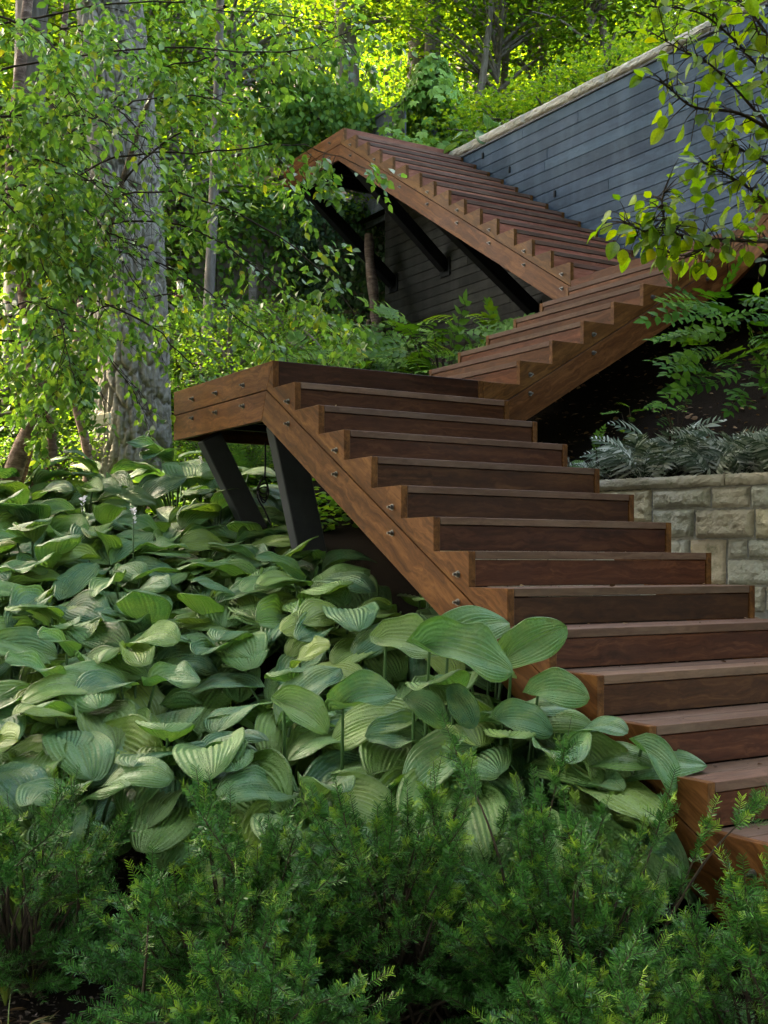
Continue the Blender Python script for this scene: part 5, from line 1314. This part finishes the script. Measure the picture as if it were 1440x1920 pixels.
for i in order[:290]: link('leaf', DOG[i % 5], dt, frame_mat(P[i], Y_[i], N_[i], rr.uniform(.055, .088)))
rest = order[290:]; V, Fq = scatter(LEAF_V * np.array([1.15, 1, 1]), LEAF_F, np.array(P)[rest], np.array(Y_)[rest], np.array(N_)[rest], rr.uniform(.04, .075, len(rest)))
link('small_leaves', fast_mesh('small_leaves', V, Fq, M['dogwood_small']), dt, kind='stuff')
V, Fq = merge(tubes); link('branches', fast_mesh('branches', V, Fq, M['twig'], True), dt, kind='stuff')
trunk(dt, [(dp[0], dp[1], -1.55), at(1540, 700, 5.2), at(1500, 440, 5.15), at(1490, 200, 5.0), at(1470, -50, 5.0)], .045, .02, M['greybark'], 10, 30, .04, 3)

# ------------------------------------------------------------------ ground cover, litter, grass
rr = np.random.default_rng(61)
n = 26000; d = rr.uniform(9.2, 17.5, n); l = rr.uniform(-.40, .02, n) * d
x = CAM[0] + FW[0] * d + RT[0] * l; y = CAM[1] + FW[1] * d + RT[1] * l; ok = (x < 2.9) & (y < 8.8) & ~((x > -.1) & (y < 1.8))
x, y = x[ok], y[ok]; n = len(x); z = ground_z(x, y) + np.abs(rr.normal(size=n)) * .11
a = rr.random(n) * 6.28
V, Fq = scatter(LEAF_V * np.array([1.2, 1, 1]), LEAF_F, np.stack([x, y, z], 1), np.stack([np.cos(a), np.sin(a), rr.uniform(-.4, .4, n)], 1), np.array([0, 0, 1.0]) + rr.normal(size=(n, 3)) * .4, rr.uniform(.04, .09, n))
tag(link('undergrowth', fast_mesh('undergrowth', V, Fq, M['cover'])), 'low green ground cover between the trunks', 'undergrowth', kind='stuff')
n = 16000; x = rr.uniform(-14, 16, n); y = 9.05 + rr.random(n) ** 1.5 * 22
z = ground_z(x, y) + np.abs(rr.normal(size=n)) * .18; a = rr.random(n) * 6.28
V, Fq = scatter(LEAF_V * np.array([1.2, 1, 1]), LEAF_F, np.stack([x, y, z], 1), np.stack([np.cos(a), np.sin(a), rr.uniform(-.4, .4, n)], 1), np.array([0, 0, 1.0]) + rr.normal(size=(n, 3)) * .4, rr.uniform(.10, .20, n))
tag(link('undergrowth', fast_mesh('undergrowth', V, Fq, M['cover'])), 'low ground cover on the wooded hillside', 'undergrowth', kind='stuff')
# bark mulch
n = 7000; d = rr.uniform(2.6, 5.0, n); l = rr.uniform(-.36, .36, n) * d; x = CAM[0] + FW[0] * d + RT[0] * l; y = CAM[1] + FW[1] * d + RT[1] * l
a = rr.random(n) * 6.28
V, Fq = scatter(LEAF_V * np.array([.7, 1, .6]), LEAF_F, np.stack([x, y, ground_z(x, y) + .006], 1), np.stack([np.cos(a), np.sin(a), rr.uniform(-.3, .3, n)], 1), np.array([0, 0, 1.0]) + rr.normal(size=(n, 3)) * .5, rr.uniform(.008, .035, n))
tag(link('bark_mulch', fast_mesh('bark_mulch', V, Fq, simple('mulch_chip', (.028, .018, .012), .9, 0, 30, (.060, .040, .028)))), 'dark bark mulch under the yews', 'mulch', kind='stuff')
n = 260; px = rr.uniform(-10, 110, n); d = rr.normal(3.55, .14, n); c = np.array([at(a_, 1850, b_) for a_, b_ in zip(px, d)]); c[:, 2] = ground_z(c[:, 0], c[:, 1]) + .012 + .02 * rr.random(n); a = rr.random(n) * 6.28
V, Fq = scatter(LEAF_V * np.array([.25, 1, .5]), LEAF_F, c, np.stack([np.cos(a), np.sin(a), rr.uniform(-.2, .3, n)], 1), np.array([0, 0, 1.0]) + rr.normal(size=(n, 3)) * .5, rr.uniform(.03, .09, n))
tag(link('dry_leaves', fast_mesh('dry_leaves', V, Fq, M['litter'])), 'patch of dry brown needles on the mulch at the lower left', 'litter', kind='stuff')
# litter on the soil bank under the middle flight
n = 1800; s = rr.uniform(-1, 4, n); r_ = rr.uniform(.25, 2.6, n); x = WP0[0] + WDIR[0] * s + WNRM[0] * r_; y = WP0[1] + WDIR[1] * s + WNRM[1] * r_; ok = (x > 1.7) & (x < 5.3); x, y = x[ok], y[ok]; n = len(x); a = rr.random(n) * 6.28
V, Fq = scatter(LEAF_V, LEAF_F, np.stack([x, y, planter_z(x, y) + .015], 1), np.stack([np.cos(a), np.sin(a), rr.uniform(-.3, .3, n)], 1), np.array([0, 0, 1.0]) + rr.normal(size=(n, 3)) * .5, rr.uniform(.02, .055, n))
tag(link('dry_leaves', fast_mesh('dry_leaves', V, Fq, M['litter'])), 'dry leaf litter on the dark bank under the middle flight', 'litter', kind='stuff')
# crumbs of blossom and leaf on the treads
P = []
for k in range(1, NA):
    m_ = rr.integers(26, 48)
    for _ in range(m_): P.append((rr.uniform(.05, W - .05), -(NA - k) * RA + RA * (1 - rr.random() ** 2 * .8) - .012, -(NA - k) * HA + .002))
P = np.array(P); n = len(P); a = rr.random(n) * 6.28
V, Fq = scatter(LEAF_V, LEAF_F, P, np.stack([np.cos(a), np.sin(a), np.full(n, .25)], 1), np.array([0, 0, 1.0]) + rr.normal(size=(n, 3)) * .3, rr.uniform(.006, .011, n) + (rr.random(n) < .08) * rr.uniform(.008, .025, n))
tag(link('step_litter', fast_mesh('step_litter', V, Fq, M['litter'])), 'tiny dry crumbs scattered on the lowest treads', 'litter', kind='stuff')
for (x, k, lb) in ((1.30, 7, 'small orange fallen leaf on a tread of the lowest flight'), (1.37, 7, 'small curled brown leaf on a tread beside an orange one')):
    me = broad_leaf(90 + int(x * 100), M['litter']); o = link('fallen_leaf', me, None, frame_mat((x, -(NA - k) * RA + .12, -(NA - k) * HA + .012), (.8, .5, .2), (0, -.3, 1), .035)); tag(o, lb, 'leaf')
# grass tufts at the lower left
def tuft(label, p, n, L, seed):
    r = np.random.default_rng(seed); t = thing('grass_tuft', label, 'grass', p); parts = []
    for i in range(n):
        a = r.random() * 6.28; o = np.array([math.cos(a), math.sin(a), 0]); l = L * r.uniform(.5, 1.1)
        path = smooth_path([p, p + o * l * .25 + np.array([0, 0, l * .6]), p + o * l * .7 + np.array([0, 0, l * .75])], 7); sd = np.cross(o, (0, 0, 1)) * .0035
        w = np.linspace(1, .1, 7)[:, None]; V = np.stack([path - sd * w, path + sd * w], 1).reshape(-1, 3); i_ = np.arange(6) * 2
        parts.append((V, np.stack([i_, i_ + 1, i_ + 3, i_ + 2], 1)))
    V, Fq = merge(parts); link('blades', fast_mesh('blades', V, Fq, M['grass']), t, kind='stuff')
tuft('small grass tuft on bare mulch at the left edge', gpt(12, 4.0), 26, .20, 1)
tuft('yellow-green grass tuft at the bottom left corner', gpt(15, 3.5), 30, .22, 2)
tuft('few thin grass blades beside the leftmost yew', gpt(60, 4.05), 12, .16, 3)

for o in ROOTS:
    if '_org' in o: del o['_org']
